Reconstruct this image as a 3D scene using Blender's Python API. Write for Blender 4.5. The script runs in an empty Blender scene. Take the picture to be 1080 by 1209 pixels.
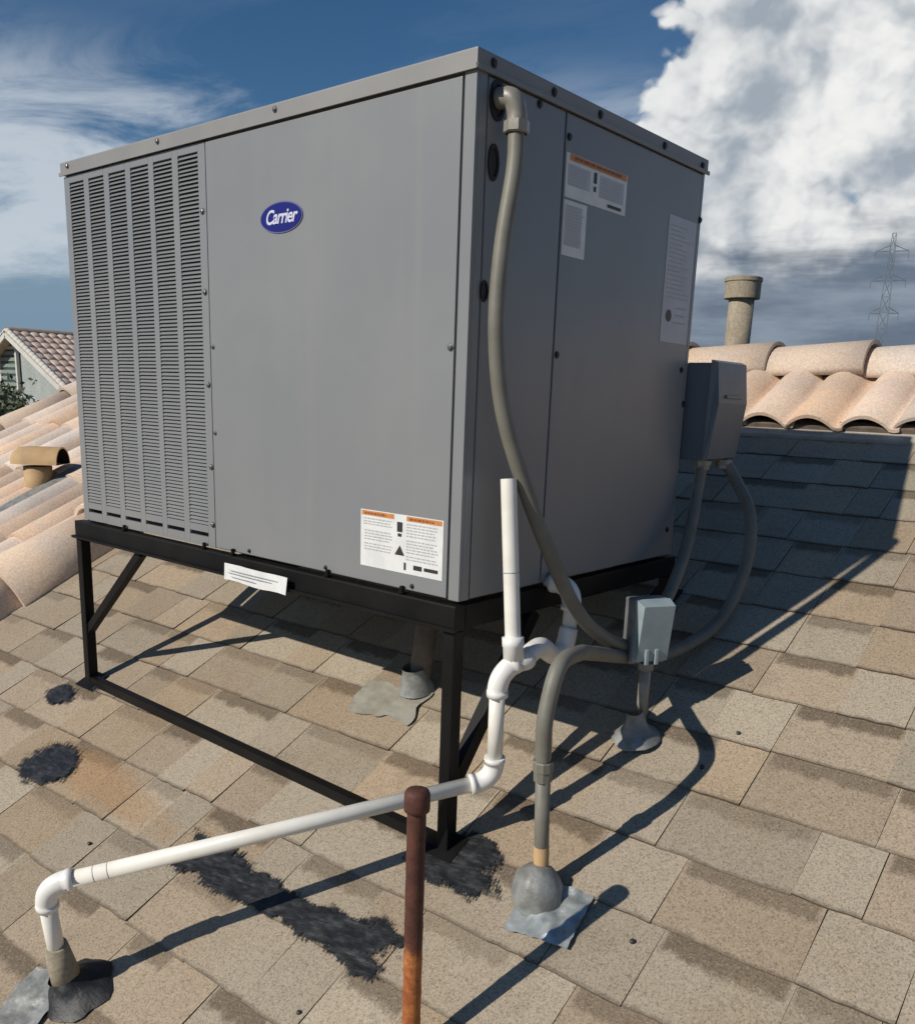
import bpy, bmesh, math, random
from mathutils import Vector, Matrix, noise
random.seed(7)
SC = bpy.context.scene
COL = SC.collection
rad = math.radians

# ------------------------------------------------------------------ camera
CAM = Vector((0.9254, -1.1023, 0.3280))
RT = Vector((0.7598, 0.6493, 0.0344)); UP = Vector((-0.1749, 0.1532, 0.9726)); FW = Vector((-0.6262, 0.7450, -0.2300))
FPX, IW, IH, PX, PY = 1061.8, 1080.0, 1209.0, 540.0, 720.0
cam_d = bpy.data.cameras.new('camera')
cam = bpy.data.objects.new('camera', cam_d); COL.objects.link(cam)
cam_d.sensor_fit = 'VERTICAL'; cam_d.sensor_height = 24.0; cam_d.lens = FPX / IH * 24.0
cam_d.shift_y = (PY - IH / 2) / IH
cam_d.clip_start = 0.05; cam_d.clip_end = 5000
cam.matrix_world = Matrix(((RT.x, UP.x, -FW.x, CAM.x), (RT.y, UP.y, -FW.y, CAM.y), (RT.z, UP.z, -FW.z, CAM.z), (0, 0, 0, 1)))
SC.camera = cam
def project(p):
    q = Vector(p) - CAM; z = q.dot(FW)
    if z < 0.05: return None
    return PX + FPX * q.dot(RT) / z, PY - FPX * q.dot(UP) / z, z

# ------------------------------------------------------------------ sun and sky
SUN_D = Vector((0.2677, 0.7885, -0.5537)).normalized()
sun_l = bpy.data.lights.new('sun', 'SUN'); sun_l.energy = 5.0; sun_l.angle = rad(0.53); sun_l.color = (1.0, 0.93, 0.82)
sun = bpy.data.objects.new('sun', sun_l); COL.objects.link(sun)
sun.rotation_euler = SUN_D.to_track_quat('-Z', 'Y').to_euler(); sun.location = (-3, -8, 7)
SC.view_settings.view_transform = 'Standard'; SC.view_settings.look = 'None'
SC.view_settings.exposure = -0.3; SC.view_settings.gamma = 1.0; SC.view_settings.use_curve_mapping = False

class E:
    """A tiny expression wrapper over shader math nodes."""
    def __init__(s, nt, sock): s.nt, s.s = nt, sock
    def _m(s, op, *a, clamp=False):
        nd = s.nt.nodes.new('ShaderNodeMath'); nd.operation = op; nd.use_clamp = clamp
        for i, x in enumerate((s,) + a):
            if isinstance(x, E): s.nt.links.new(x.s, nd.inputs[i])
            else: nd.inputs[i].default_value = x
        return E(s.nt, nd.outputs[0])
    def __add__(s, o): return s._m('ADD', o)
    def __sub__(s, o): return s._m('SUBTRACT', o)
    def __mul__(s, o): return s._m('MULTIPLY', o)
    def __truediv__(s, o): return s._m('DIVIDE', o)
    def __neg__(s): return s._m('MULTIPLY', -1.0)
    def pw(s, o): return s._m('POWER', o)
    def absv(s): return s._m('ABSOLUTE')
    def mn(s, o): return s._m('MINIMUM', o)
    def mx(s, o): return s._m('MAXIMUM', o)
    def sat(s): return s._m('ADD', 0.0, clamp=True)
    def step(s, a, b, lo=0.0, hi=1.0):
        nd = s.nt.nodes.new('ShaderNodeMapRange'); nd.interpolation_type = 'SMOOTHSTEP'
        s.nt.links.new(s.s, nd.inputs[0])
        for i, x in enumerate((a, b, lo, hi)): nd.inputs[i + 1].default_value = x
        return E(s.nt, nd.outputs[0])
def link_or_set(nt, sock, v):
    if isinstance(v, E): nt.links.new(v.s, sock)
    elif hasattr(v, 'is_output'): nt.links.new(v, sock)
    else: sock.default_value = v
def mixc(nt, fac, a, b, mode='MIX'):
    nd = nt.nodes.new('ShaderNodeMix'); nd.data_type = 'RGBA'; nd.blend_type = mode
    link_or_set(nt, nd.inputs[0], fac)
    for i, v in ((6, a), (7, b)):
        if isinstance(v, tuple): v = (*v[:3], 1.0)
        link_or_set(nt, nd.inputs[i], v)
    return nd.outputs[2]
def nz(nt, vec, scale, detail=4.0, rough=0.5, dist=0.0, out=0):
    nd = nt.nodes.new('ShaderNodeTexNoise')
    if vec is not None: nt.links.new(vec, nd.inputs['Vector'])
    nd.inputs['Scale'].default_value = scale; nd.inputs['Detail'].default_value = detail
    nd.inputs['Roughness'].default_value = rough; nd.inputs['Distortion'].default_value = dist
    return E(nt, nd.outputs[out])
def vmath(nt, op, a, b):
    nd = nt.nodes.new('ShaderNodeVectorMath'); nd.operation = op
    link_or_set(nt, nd.inputs[0], a); link_or_set(nt, nd.inputs[1], b)
    return nd.outputs['Value'] if op == 'DOT_PRODUCT' else nd.outputs[0]
def cmb(nt, x, y, z):
    nd = nt.nodes.new('ShaderNodeCombineXYZ')
    for i, v in enumerate((x, y, z)): link_or_set(nt, nd.inputs[i], v)
    return nd.outputs[0]

W = bpy.data.worlds.new('World'); SC.world = W; W.use_nodes = True
W.cycles.sampling_method = 'MANUAL'; W.cycles.sample_map_resolution = 512
nt = W.node_tree; nt.nodes.clear()
sky = nt.nodes.new('ShaderNodeTexSky'); sky.sky_type = 'NISHITA'; sky.sun_disc = False
sky.sun_elevation = math.asin(-SUN_D.z); sky.sun_rotation = math.atan2(-SUN_D.x, -SUN_D.y)
sky.altitude = 600; sky.air_density = 1.0; sky.dust_density = 0.05; sky.ozone_density = 2.5
tc = nt.nodes.new('ShaderNodeTexCoord').outputs['Generated']
RH = (0.7602, 0.6497, 0.0); FH = (-0.6497, 0.7602, 0.0)
dx = E(nt, vmath(nt, 'DOT_PRODUCT', tc, RH)); dy = E(nt, vmath(nt, 'DOT_PRODUCT', tc, FH)); dz = E(nt, vmath(nt, 'DOT_PRODUCT', tc, (0, 0, 1)))
P = cmb(nt, dx, dy, dz * 1.25)
warp = nz(nt, P, 3.0, 3, 0.5)
# towering cumulus bank on one side of the sky
PC = vmath(nt, 'ADD', P, (3.4, 0.7, 1.9))
def puffs(vec, sc):
    w = nt.nodes.new('ShaderNodeTexNoise'); nt.links.new(vec, w.inputs['Vector']); w.inputs['Scale'].default_value = sc * 1.3; w.inputs['Detail'].default_value = 4
    wv = vmath(nt, 'MULTIPLY', vmath(nt, 'SUBTRACT', w.outputs['Color'], (0.5, 0.5, 0.5)), (0.9 / sc, 0.9 / sc, 0.9 / sc)); vv_ = vmath(nt, 'ADD', vec, wv)
    out = None
    for k, (m_, a_) in enumerate(((1.0, 0.55), (2.1, 0.28), (4.3, 0.16), (9.1, 0.09))):
        v_ = nt.nodes.new('ShaderNodeTexVoronoi'); v_.feature = 'F1'; v_.inputs['Scale'].default_value = sc * m_; nt.links.new(vv_, v_.inputs['Vector'])
        e_ = E(nt, v_.outputs['Distance']) * a_; out = e_ if out is None else out + e_
    return out * -1.0 + 0.66
def field(vec): return nz(nt, vec, 2.6, 9, 0.54, 0.1) * 0.66 + puffs(vec, 7.5) * 0.58 - 0.003
PCL = vmath(nt, 'ADD', PC, (-0.026, -0.010, 0.022))
f1 = field(PC); f2 = field(PCL)
bank = (dx - (dz - 0.2) * 0.75).step(-0.06, 0.25) * dx.step(0.80, 0.52) * dy.step(0.2, 0.55)
bias = bank * 0.51 - 0.13 + dz.step(0.15, 0.06, 0.0, 0.21) - dz.step(0.34, 0.62, 0.0, 0.30)
dens = f1 - 0.53 + bias
cmask = dens.step(0.0, 0.06)
relief = ((f1 - f2) * 3.3 + 0.54 - (dens - 0.12) * 0.25).sat()
lay = nz(nt, cmb(nt, dx * 2.0, dy * 2.0, dz * 11.0), 2.6, 6, 0.58)
base_dark = (dz + (lay - 0.5) * 0.09 - dx * 0.05 + (f1 - 0.5) * 0.10).step(0.145, 0.090) * dx.step(0.06, 0.26)
ccol = mixc(nt, relief.step(-0.10, 0.86), (0.36, 0.42, 0.49), (0.98, 0.98, 0.96))
grey = nz(nt, PC, 3.0, 5, 0.55)
ccol = mixc(nt, (grey.step(0.44, 0.62) * 0.40), ccol, mixc(nt, relief, (0.34, 0.40, 0.47), (0.74, 0.77, 0.79)))
ccol = mixc(nt, base_dark * 0.94, ccol, mixc(nt, lay.step(0.35, 0.7), (0.110, 0.155, 0.225), (0.27, 0.33, 0.41)))
# thin streaked cirrus
cir = nz(nt, cmb(nt, dx * 1.6 + dz * 0.6 + 4.0, dy * 1.2, dz * 6.0 - dx * 1.5), 2.4, 9, 0.62, 0.45)
cirm = (cir.step(0.39, 0.62) * (dz.step(0.325, 0.225) * dy.step(0.0, 0.6) * 0.90 + 0.04)).sat()
SKY_S, CL_S = 0.078, 1.12
bg1 = nt.nodes.new('ShaderNodeBackground'); bg1.inputs[1].default_value = SKY_S
hs = nt.nodes.new('ShaderNodeHueSaturation'); nt.links.new(dz.step(0.02, 0.16, 0.6, 1.25).s, hs.inputs['Saturation']); nt.links.new(sky.outputs[0], hs.inputs['Color']); nt.links.new(mixc(nt, dz.step(0.19, 0.02) * 0.88, hs.outputs[0], (2.5, 4.2, 6.3)), bg1.inputs[0])
bgc = nt.nodes.new('ShaderNodeBackground'); bgc.inputs[0].default_value = (0.70, 0.76, 0.82, 1); bgc.inputs[1].default_value = CL_S
bg2 = nt.nodes.new('ShaderNodeBackground'); bg2.inputs[1].default_value = CL_S; nt.links.new(ccol, bg2.inputs[0])
m1 = nt.nodes.new('ShaderNodeMixShader'); nt.links.new((cirm * 0.8).s, m1.inputs[0]); nt.links.new(bg1.outputs[0], m1.inputs[1]); nt.links.new(bgc.outputs[0], m1.inputs[2])
m2 = nt.nodes.new('ShaderNodeMixShader'); nt.links.new(cmask.s, m2.inputs[0]); nt.links.new(m1.outputs[0], m2.inputs[1]); nt.links.new(bg2.outputs[0], m2.inputs[2])
wo = nt.nodes.new('ShaderNodeOutputWorld'); nt.links.new(m2.outputs[0], wo.inputs[0])

# ------------------------------------------------------------------ materials
def mat(name, color=(0.5, 0.5, 0.5), rough=0.6, metal=0.0, spec=0.5):
    m = bpy.data.materials.new(name); m.use_nodes = True
    b = m.node_tree.nodes['Principled BSDF']
    b.inputs['Base Color'].default_value = (*color, 1); b.inputs['Roughness'].default_value = rough
    b.inputs['Metallic'].default_value = metal; b.inputs['Specular IOR Level'].default_value = spec
    return m, m.node_tree, b
def oc(t): return t.nodes.new('ShaderNodeTexCoord').outputs['Object']
def bump(t, b, h, strength, dist):
    nd = t.nodes.new('ShaderNodeBump'); nd.inputs['Strength'].default_value = strength; nd.inputs['Distance'].default_value = dist
    link_or_set(t, nd.inputs['Height'], h); t.links.new(nd.outputs[0], b.inputs['Normal'])
def mottled(name, c1, c2, scale=6.0, rough=0.6, metal=0.0, fine=0.0, bscale=0.0, bstr=0.3, bdist=0.002, rv=0.0, tint=0.0, spec=0.5):
    m, t, b = mat(name, c1, rough, metal, spec); v = oc(t)
    if tint:
        oi = t.nodes.new('ShaderNodeObjectInfo').outputs['Random']
        v = vmath(t, 'ADD', v, cmb(t, E(t, oi) * 71.0, E(t, oi) * 37.0, 0.0))
    n = nz(t, v, scale, 6, 0.6)
    col = mixc(t, n.step(0.35, 0.68), c1, c2)
    if fine:
        g = nz(t, v, fine, 3, 0.6); col = mixc(t, 0.55, col, mixc(t, g.step(0.3, 0.7), (0.35, 0.35, 0.35), (0.65, 0.65, 0.65)), 'OVERLAY')
    if tint:
        h = t.nodes.new('ShaderNodeHueSaturation'); t.links.new(col, h.inputs['Color'])
        r = E(t, oi); t.links.new((r * tint + (1 - tint * 0.5)).s, h.inputs['Value'])
        r2 = (r * 7.31)._m('FRACT'); t.links.new((r2 * (tint * 1.3) + (1 - tint * 0.75)).s, h.inputs['Saturation']); col = h.outputs[0]
    t.links.new(col, b.inputs['Base Color'])
    if rv: t.links.new((n * rv + (rough - rv * 0.5)).s, b.inputs['Roughness'])
    if bscale: bump(t, b, nz(t, v, bscale, 4, 0.6), bstr, bdist)
    return m
M = {}
def paint_material():
    m, t, b = mat('cabinet_paint', (0.22, 0.23, 0.24), 0.38, 0, 0.5); v = oc(t)
    sp_ = t.nodes.new('ShaderNodeSeparateXYZ'); t.links.new(v, sp_.inputs[0]); X, Y, Z = (E(t, sp_.outputs[k]) for k in range(3))
    st = nz(t, cmb(t, X * 26.0, Y * 26.0, Z * 1.1), 1.0, 6, 0.6); cl = nz(t, v, 2.4, 5, 0.55); sp2 = nz(t, v, 120, 3, 0.6)
    col = mixc(t, cl.step(0.35, 0.68), (0.212, 0.221, 0.231), (0.234, 0.241, 0.248))
    col = mixc(t, st.step(0.54, 0.82) * 0.22, col, (0.285, 0.275, 0.255))
    dust = (Z.step(0.16, 0.0) * 0.55 + 0.15) * (cl + (sp2 - 0.5) * 0.5).step(0.35, 0.75); col = mixc(t, dust * 0.42, col, (0.25, 0.225, 0.19))
    t.links.new(col, b.inputs['Base Color']); t.links.new((st * 0.18 + dust * 0.2 + 0.26).s, b.inputs['Roughness'])
    wv = nz(t, v, 3.2, 2, 0.4); bump(t, b, wv + sp2 * 0.004, 0.35, 0.012)
    return m
M['paint'] = paint_material()
M['paint_lid'] = mottled('lid_paint', (0.23, 0.228, 0.225), (0.26, 0.255, 0.248), 5.0, 0.5, 0.0, 0, 200, 0.08, 0.0005, 0.1)
M['coil'] = mottled('coil_fins', (0.19, 0.192, 0.195), (0.23, 0.23, 0.23), 30, 0.6, 0.3)
M['black_steel'] = mottled('black_painted_steel', (0.0045, 0.0045, 0.005), (0.0085, 0.008, 0.0075), 9, 0.5, 0.0, 0, 120, 0.15, 0.001, 0.2, 0.0, 0.22)
M['screw'] = mottled('screw_steel', (0.30, 0.29, 0.28), (0.18, 0.17, 0.16), 300, 0.35, 0.9)
M['dark_screw'] = mat('dark_screw', (0.03, 0.03, 0.032), 0.5)[0]
M['rubber'] = mat('black_rubber', (0.012, 0.012, 0.013), 0.6)[0]
M['pvc'] = mottled('white_pvc', (0.83, 0.81, 0.75), (0.74, 0.71, 0.63), 14, 0.42, 0, 0, 80, 0.05, 0.0006, 0.1)
M['pvc_fit'] = mottled('pvc_fitting', (0.86, 0.85, 0.82), (0.79, 0.78, 0.74), 20, 0.36, 0, 0, 80, 0.05, 0.0006, 0.1)
M['conduit'] = mottled('grey_conduit', (0.195, 0.187, 0.155), (0.155, 0.148, 0.122), 18, 0.55, 0, 0, 150, 0.1, 0.0006)
M['conduit_dark'] = mottled('blue_grey_conduit', (0.14, 0.15, 0.16), (0.11, 0.115, 0.12), 18, 0.5, 0, 0, 150, 0.1, 0.0006)
M['zinc'] = mottled('cast_zinc', (0.32, 0.30, 0.26), (0.24, 0.225, 0.195), 40, 0.45, 0.2, 0, 200, 0.1, 0.0005)
M['galv'] = mottled('galvanised_sheet', (0.46, 0.50, 0.50), (0.33, 0.36, 0.36), 30, 0.34, 0.45, 0, 60, 0.5, 0.003, 0.25)
M['galv_old'] = mottled('weathered_galvanised', (0.32, 0.33, 0.32), (0.20, 0.20, 0.19), 36, 0.55, 0.3, 0, 70, 0.5, 0.003)
M['galv_dust'] = mottled('dusty_galvanised', (0.34, 0.33, 0.28), (0.26, 0.24, 0.19), 18, 0.7, 0.15, 0, 60, 0.3, 0.002)
M['disc'] = mottled('grey_enclosure', (0.145, 0.17, 0.20), (0.12, 0.145, 0.17), 8, 0.4, 0, 0, 200, 0.05, 0.0005)
M['outlet'] = mottled('outlet_cover_plastic', (0.30, 0.37, 0.40), (0.24, 0.30, 0.33), 16, 0.25, 0.0)
M['outlet_box'] = mottled('cast_outlet_box', (0.22, 0.24, 0.25), (0.17, 0.18, 0.19), 30, 0.45, 0.3)
M['white'] = mottled('label_paper', (0.74, 0.75, 0.74), (0.66, 0.67, 0.66), 30, 0.5)
M['label_dim'] = mottled('grey_rating_film', (0.50, 0.51, 0.55), (0.44, 0.45, 0.49), 14, 0.45)
M['orange'] = mottled('label_orange', (0.62, 0.24, 0.07), (0.52, 0.20, 0.06), 60, 0.5)
M['ink'] = mat('print_black', (0.03, 0.03, 0.033), 0.5)[0]
M['ink_grey'] = mat('print_grey', (0.42, 0.43, 0.43), 0.5)[0]
M['ink_brown'] = mat('print_brown', (0.24, 0.08, 0.02), 0.5)[0]
M['logo_blue'] = mat('logo_blue', (0.010, 0.010, 0.16), 0.3)[0]
M['logo_rim'] = mat('logo_rim', (0.14, 0.14, 0.30), 0.3)[0]
M['logo_white'] = mat('logo_white', (0.62, 0.63, 0.78), 0.35)[0]
M['clay'] = mottled('clay_tile', (0.62, 0.46, 0.345), (0.55, 0.44, 0.355), 9, 0.85, 0, 160, 60, 0.35, 0.003, 0, 0.55)
M['clay_cap'] = mottled('clay_ridge_tile', (0.64, 0.49, 0.365), (0.55, 0.46, 0.385), 6, 0.8, 0, 160, 90, 0.25, 0.002, 0, 0.30)
M['clay_pink'] = mottled('pink_clay_tile', (0.66, 0.48, 0.38), (0.58, 0.45, 0.36), 3, 0.85, 0, 20, 20, 0.3, 0.01, 0, 0.25)
M['clay_dark'] = mottled('dark_ridge_tile', (0.24, 0.20, 0.17), (0.18, 0.15, 0.13), 3, 0.85)
M['batten'] = mottled('pale_metal_edge', (0.48, 0.45, 0.40), (0.38, 0.35, 0.30), 20, 0.55)
M['underlay'] = mottled('black_underlay', (0.02, 0.019, 0.018), (0.03, 0.028, 0.026), 40, 0.9)
M['mortar'] = mottled('roof_mortar', (0.16, 0.12, 0.09), (0.10, 0.08, 0.065), 30, 0.95)
M['vent_paint'] = mottled('tan_vent_paint', (0.52, 0.34, 0.165), (0.42, 0.28, 0.15), 20, 0.7, 0, 0, 60, 0.2, 0.002)
M['vent_concrete'] = mottled('tan_vent_pipe', (0.34, 0.29, 0.21), (0.26, 0.22, 0.16), 16, 0.8, 0, 120, 60, 0.25, 0.002)
M['vent_brown'] = mottled('brown_vent_pipe', (0.17, 0.145, 0.12), (0.11, 0.092, 0.075), 20, 0.75)
M['inner_shade'] = mat('pipe_inside_shade', (0.012, 0.010, 0.008), 0.9)[0]  # near-black colour stands in for the shade inside open pipe ends
M['stucco'] = mottled('sage_stucco', (0.36, 0.39, 0.38), (0.31, 0.34, 0.33), 1.5, 0.9, 0, 30, 40, 0.3, 0.01)
M['trim'] = mottled('pale_trim', (0.62, 0.60, 0.55), (0.54, 0.52, 0.47), 3, 0.8)
M['glass'] = mat('window_glass', (0.06, 0.08, 0.08), 0.1)[0]
M['shutter'] = mottled('green_shutter', (0.24, 0.28, 0.25), (0.20, 0.24, 0.21), 3, 0.7)
M['leaf'] = mottled('leaf', (0.085, 0.11, 0.06), (0.12, 0.14, 0.085), 2.5, 0.7)
M['bark'] = mottled('bark', (0.12, 0.09, 0.065), (0.07, 0.05, 0.04), 6, 0.9)
M['steel_hazed'] = mottled('hazed_pylon_steel', (0.125, 0.15, 0.175), (0.11, 0.135, 0.155), 0.5, 0.7)  # distance haze is put into this blue-grey colour, close to the sky
M['ground'] = mottled('dry_ground', (0.24, 0.20, 0.15), (0.16, 0.15, 0.10), 0.05, 0.95)
M['deck'] = mottled('asphalt_deck', (0.07, 0.056, 0.044), (0.10, 0.08, 0.062), 30, 0.95)
M['asphalt_edge'] = mottled('asphalt_edge', (0.075, 0.058, 0.044), (0.12, 0.095, 0.072), 60, 0.95)

# shingle granules: colour attribute carries the piece's tone (r,g,b), alpha the strength of its dark granule band; UV.y runs up the exposure
def shingle_material():
    m, t, b = mat('shingle_granules', (0.25, 0.2, 0.15), 0.93, 0, 0.25)
    att = t.nodes.new('ShaderNodeAttribute'); att.attribute_name = 'tone'
    uv = t.nodes.new('ShaderNodeUVMap'); sp = t.nodes.new('ShaderNodeSeparateXYZ'); t.links.new(uv.outputs[0], sp.inputs[0])
    v = oc(t); os_ = t.nodes.new('ShaderNodeSeparateXYZ'); t.links.new(v, os_.inputs[0])
    X, Y = E(t, os_.outputs[0]), E(t, os_.outputs[1]); U, V = E(t, sp.outputs[0]), E(t, sp.outputs[1])
    col = att.outputs['Color']; band = E(t, att.outputs['Alpha'])
    n0 = nz(t, v, 11, 5, 0.6); n1 = nz(t, v, 45, 4, 0.65)
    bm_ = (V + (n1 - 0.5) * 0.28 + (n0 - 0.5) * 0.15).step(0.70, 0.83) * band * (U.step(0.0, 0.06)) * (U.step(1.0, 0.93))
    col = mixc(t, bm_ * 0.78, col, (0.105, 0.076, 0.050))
    blot = nz(t, v, 2.6, 4, 0.6); col = mixc(t, blot.step(0.45, 0.72) * 0.32, col, (0.30, 0.215, 0.13))
    dirt = nz(t, v, 5.0, 6, 0.65); col = mixc(t, dirt.step(0.52, 0.80) * 0.30, col, (0.115, 0.098, 0.078))
    # iron-stained run below the stand
    sx = (X + 0.84) / 0.36; sy = (Y + 0.185 + (X + 0.84) * 0.10) / 0.065
    rust = ((sx * sx + sy * sy) * -1.0 + 1.1 + (n0 - 0.5) * 1.6 + (n1 - 0.5) * 0.8).step(0.0, 1.1)
    col = mixc(t, rust * 0.55, col, (0.38, 0.215, 0.095))
    # granules
    vo = t.nodes.new('ShaderNodeTexVoronoi'); vo.inputs['Scale'].default_value = 430; t.links.new(v, vo.inputs['Vector'])
    gs = t.nodes.new('ShaderNodeSeparateColor'); t.links.new(vo.outputs['Color'], gs.inputs[0])
    g = E(t, gs.outputs[0]); g2 = E(t, gs.outputs[1])
    col = mixc(t, g.step(0.68, 1.0) * 0.30, col, (0.44, 0.38, 0.30)); col = mixc(t, g2.step(0.62, 1.0) * 0.40, col, (0.055, 0.042, 0.032))
    g3 = nz(t, v, 300, 3, 0.75); col = mixc(t, 0.65, col, mixc(t, g3.step(0.28, 0.72), (0.34, 0.34, 0.34), (0.66, 0.66, 0.66)), 'OVERLAY')
    edge = ((U - 0.5).absv()).step(0.490, 0.5) * 0.55
    col = mixc(t, (V + (n1 - 0.5) * 0.10).step(0.065, 0.0) * 0.55, col, (0.07, 0.055, 0.042))
    t.links.new(col, b.inputs['Base Color'])
    bump(t, b, (g * 0.5 + n1 * 0.35 + g3 * 0.8), 0.40, 0.0025)
    return m
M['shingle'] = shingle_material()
def tar_material(feather=False):
    m, t, b = mat('roof_tar', (0.016, 0.018, 0.021), 0.5, 0, 0.5); v = oc(t)
    s = nz(t, cmb(t, E(t, vmath(t, 'DOT_PRODUCT', v, (1, 0.25, 0))) * 26.0, E(t, vmath(t, 'DOT_PRODUCT', v, (-0.2, 1, 0))) * 190.0, 0.0), 1.0, 5, 0.65)
    n = nz(t, v, 34, 6, 0.7)
    t.links.new(mixc(t, (s * 0.35 + n * 0.65).step(0.46, 0.66), (0.010, 0.011, 0.013), (0.034, 0.037, 0.041)), b.inputs['Base Color'])
    t.links.new((n * 0.3 + 0.35).s, b.inputs['Roughness'])
    bump(t, b, s * 0.4 + n * 0.9, 0.6, 0.0035)
    if feather:
        at = t.nodes.new('ShaderNodeAttribute'); at.attribute_name = 'cover'; fine = nz(t, v, 170, 3, 0.7)
        br = nz(t, cmb(t, E(t, vmath(t, 'DOT_PRODUCT', v, (1, 0.3, 0))) * 300.0, E(t, vmath(t, 'DOT_PRODUCT', v, (-0.3, 1, 0))) * 45.0, 0.0), 1.0, 3, 0.6)
        t.links.new((E(t, at.outputs['Fac']) + (fine - 0.5) * 0.55 + (br - 0.5) * 0.75).step(0.0, 0.22).s, b.inputs['Alpha'])
    return m
M['tar'] = tar_material(); M['tar_brushed'] = tar_material(True)
def rust_material():
    m, t, b = mat('rusty_pipe', (0.1, 0.04, 0.03), 0.7); v = oc(t); sp = t.nodes.new('ShaderNodeSeparateXYZ'); t.links.new(v, sp.inputs[0])
    n = nz(t, v, 45, 6, 0.65); n2 = nz(t, v, 150, 4, 0.6); Z = E(t, sp.outputs[2])
    brown = mixc(t, n.step(0.35, 0.65), (0.060, 0.020, 0.014), (0.105, 0.036, 0.021))
    orange = mixc(t, n.step(0.36, 0.62), (0.46, 0.17, 0.045), (0.28, 0.075, 0.022))
    f = (Z + (n - 0.5) * 0.05).step(0.197, 0.168)
    col = mixc(t, f, brown, orange); col = mixc(t, n2.step(0.55, 0.75) * 0.35, col, (0.03, 0.014, 0.01))
    t.links.new(col, b.inputs['Base Color']); bump(t, b, n2 + n, 0.5, 0.002)
    return m
M['rust'] = rust_material()

# ------------------------------------------------------------------ mesh helpers
class MB:
    def __init__(s): s.v = []; s.f = []; s.mi = []; s.smooth = []
    def add(s, vs, fs, mi=0, smooth=False):
        o = len(s.v); s.v += [Vector(p) for p in vs]
        for f in fs: s.f.append([i + o for i in f]); s.mi.append(mi); s.smooth.append(smooth)
        return s
    def box(s, a, b, mi=0, bev=0.0, mtx=None):
        bm = bmesh.new(); bmesh.ops.create_cube(bm, size=1.0)
        a, b = Vector(a), Vector(b); c = (a + b) / 2; d = b - a
        for v in bm.verts: v.co = Vector((v.co.x * d.x + c.x, v.co.y * d.y + c.y, v.co.z * d.z + c.z))
        if bev: bmesh.ops.bevel(bm, geom=bm.edges[:], offset=bev, segments=2, affect='EDGES', profile=0.6)
        bm.verts.index_update()
        s.add([(mtx @ v.co) if mtx else v.co for v in bm.verts], [[v.index for v in f.verts] for f in bm.faces], mi); bm.free()
        return s
    def bar(s, p, q, w, h, up=(0, 0, 1), mi=0):
        p, q = Vector(p), Vector(q); d = (q - p).normalized(); x = d.cross(Vector(up)).normalized(); z = x.cross(d)
        o = []
        for c in (p, q):
            for sx, sz in ((-1, -1), (1, -1), (1, 1), (-1, 1)): o.append(c + x * sx * w / 2 + z * sz * h / 2)
        return s.add(o, [(3, 2, 1, 0), (4, 5, 6, 7), (0, 1, 5, 4), (1, 2, 6, 5), (2, 3, 7, 6), (3, 0, 4, 7)], mi)
    def tube(s, pts, r, seg=14, mi=0, cap=True, smooth=True, inner=None):
        pts = [Vector(p) for p in pts]; n = len(pts); rr = r if isinstance(r, (list, tuple)) else [r] * n
        t0 = (pts[1] - pts[0]).normalized(); x = t0.cross(Vector((0, 0, 1)) if abs(t0.z) < 0.9 else Vector((1, 0, 0))).normalized()
        vs = []
        for i, p in enumerate(pts):
            t = (pts[min(i + 1, n - 1)] - pts[max(i - 1, 0)]).normalized()
            x = (x - t * x.dot(t)).normalized(); y = t.cross(x)
            for k in range(seg):
                a = 2 * math.pi * k / seg; vs.append(p + (x * math.cos(a) + y * math.sin(a)) * rr[i])
        fs = [(i * seg + k, i * seg + (k + 1) % seg, (i + 1) * seg + (k + 1) % seg, (i + 1) * seg + k) for i in range(n - 1) for k in range(seg)]
        s.add(vs, fs, mi, smooth)
        if cap:
            o = len(s.v) - n * seg
            s.f.append([o + k for k in range(seg)][::-1]); s.mi.append(mi); s.smooth.append(False)
            s.f.append([o + (n - 1) * seg + k for k in range(seg)]); s.mi.append(mi); s.smooth.append(False)
        return s
    def lathe(s, base, axis, prof, seg=20, mi=0, smooth=True):
        base, axis = Vector(base), Vector(axis).normalized()
        x = axis.cross(Vector((0, 0, 1)) if abs(axis.z) < 0.9 else Vector((1, 0, 0))).normalized(); y = axis.cross(x); vs = []
        for (r, h) in prof:
            for k in range(seg):
                a = 2 * math.pi * k / seg; vs.append(base + axis * h + (x * math.cos(a) + y * math.sin(a)) * max(r, 1e-5))
        fs = [(i * seg + k, i * seg + (k + 1) % seg, (i + 1) * seg + (k + 1) % seg, (i + 1) * seg + k) for i in range(len(prof) - 1) for k in range(seg)]
        return s.add(vs, fs, mi, smooth)
    def build(s, name, mats, parent=None, origin=(0, 0, 0)):
        me = bpy.data.meshes.new(name); o = Vector(origin)
        me.from_pydata([v - o for v in s.v], [], s.f)
        for m_ in (mats if isinstance(mats, (list, tuple)) else [mats]): me.materials.append(m_)
        me.polygons.foreach_set('material_index', s.mi); me.polygons.foreach_set('use_smooth', s.smooth); me.update()
        ob = bpy.data.objects.new(name, me); COL.objects.link(ob)
        if parent: ob.parent = parent
        return ob
def tag(o, label, cat, group=None):
    o['label'] = label; o['category'] = cat
    if group: o['group'] = group
    return o
def struct(o): o['kind'] = 'structure'; return o
def stuff(o): o['kind'] = 'stuff'; return o
def thing(name, loc, label, cat, group=None):
    o = bpy.data.objects.new(name, None); o.location = loc; o.empty_display_size = 0.05; COL.objects.link(o); tag(o, label, cat, group)
    o.matrix_world = Matrix.Translation(loc); return o
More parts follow.
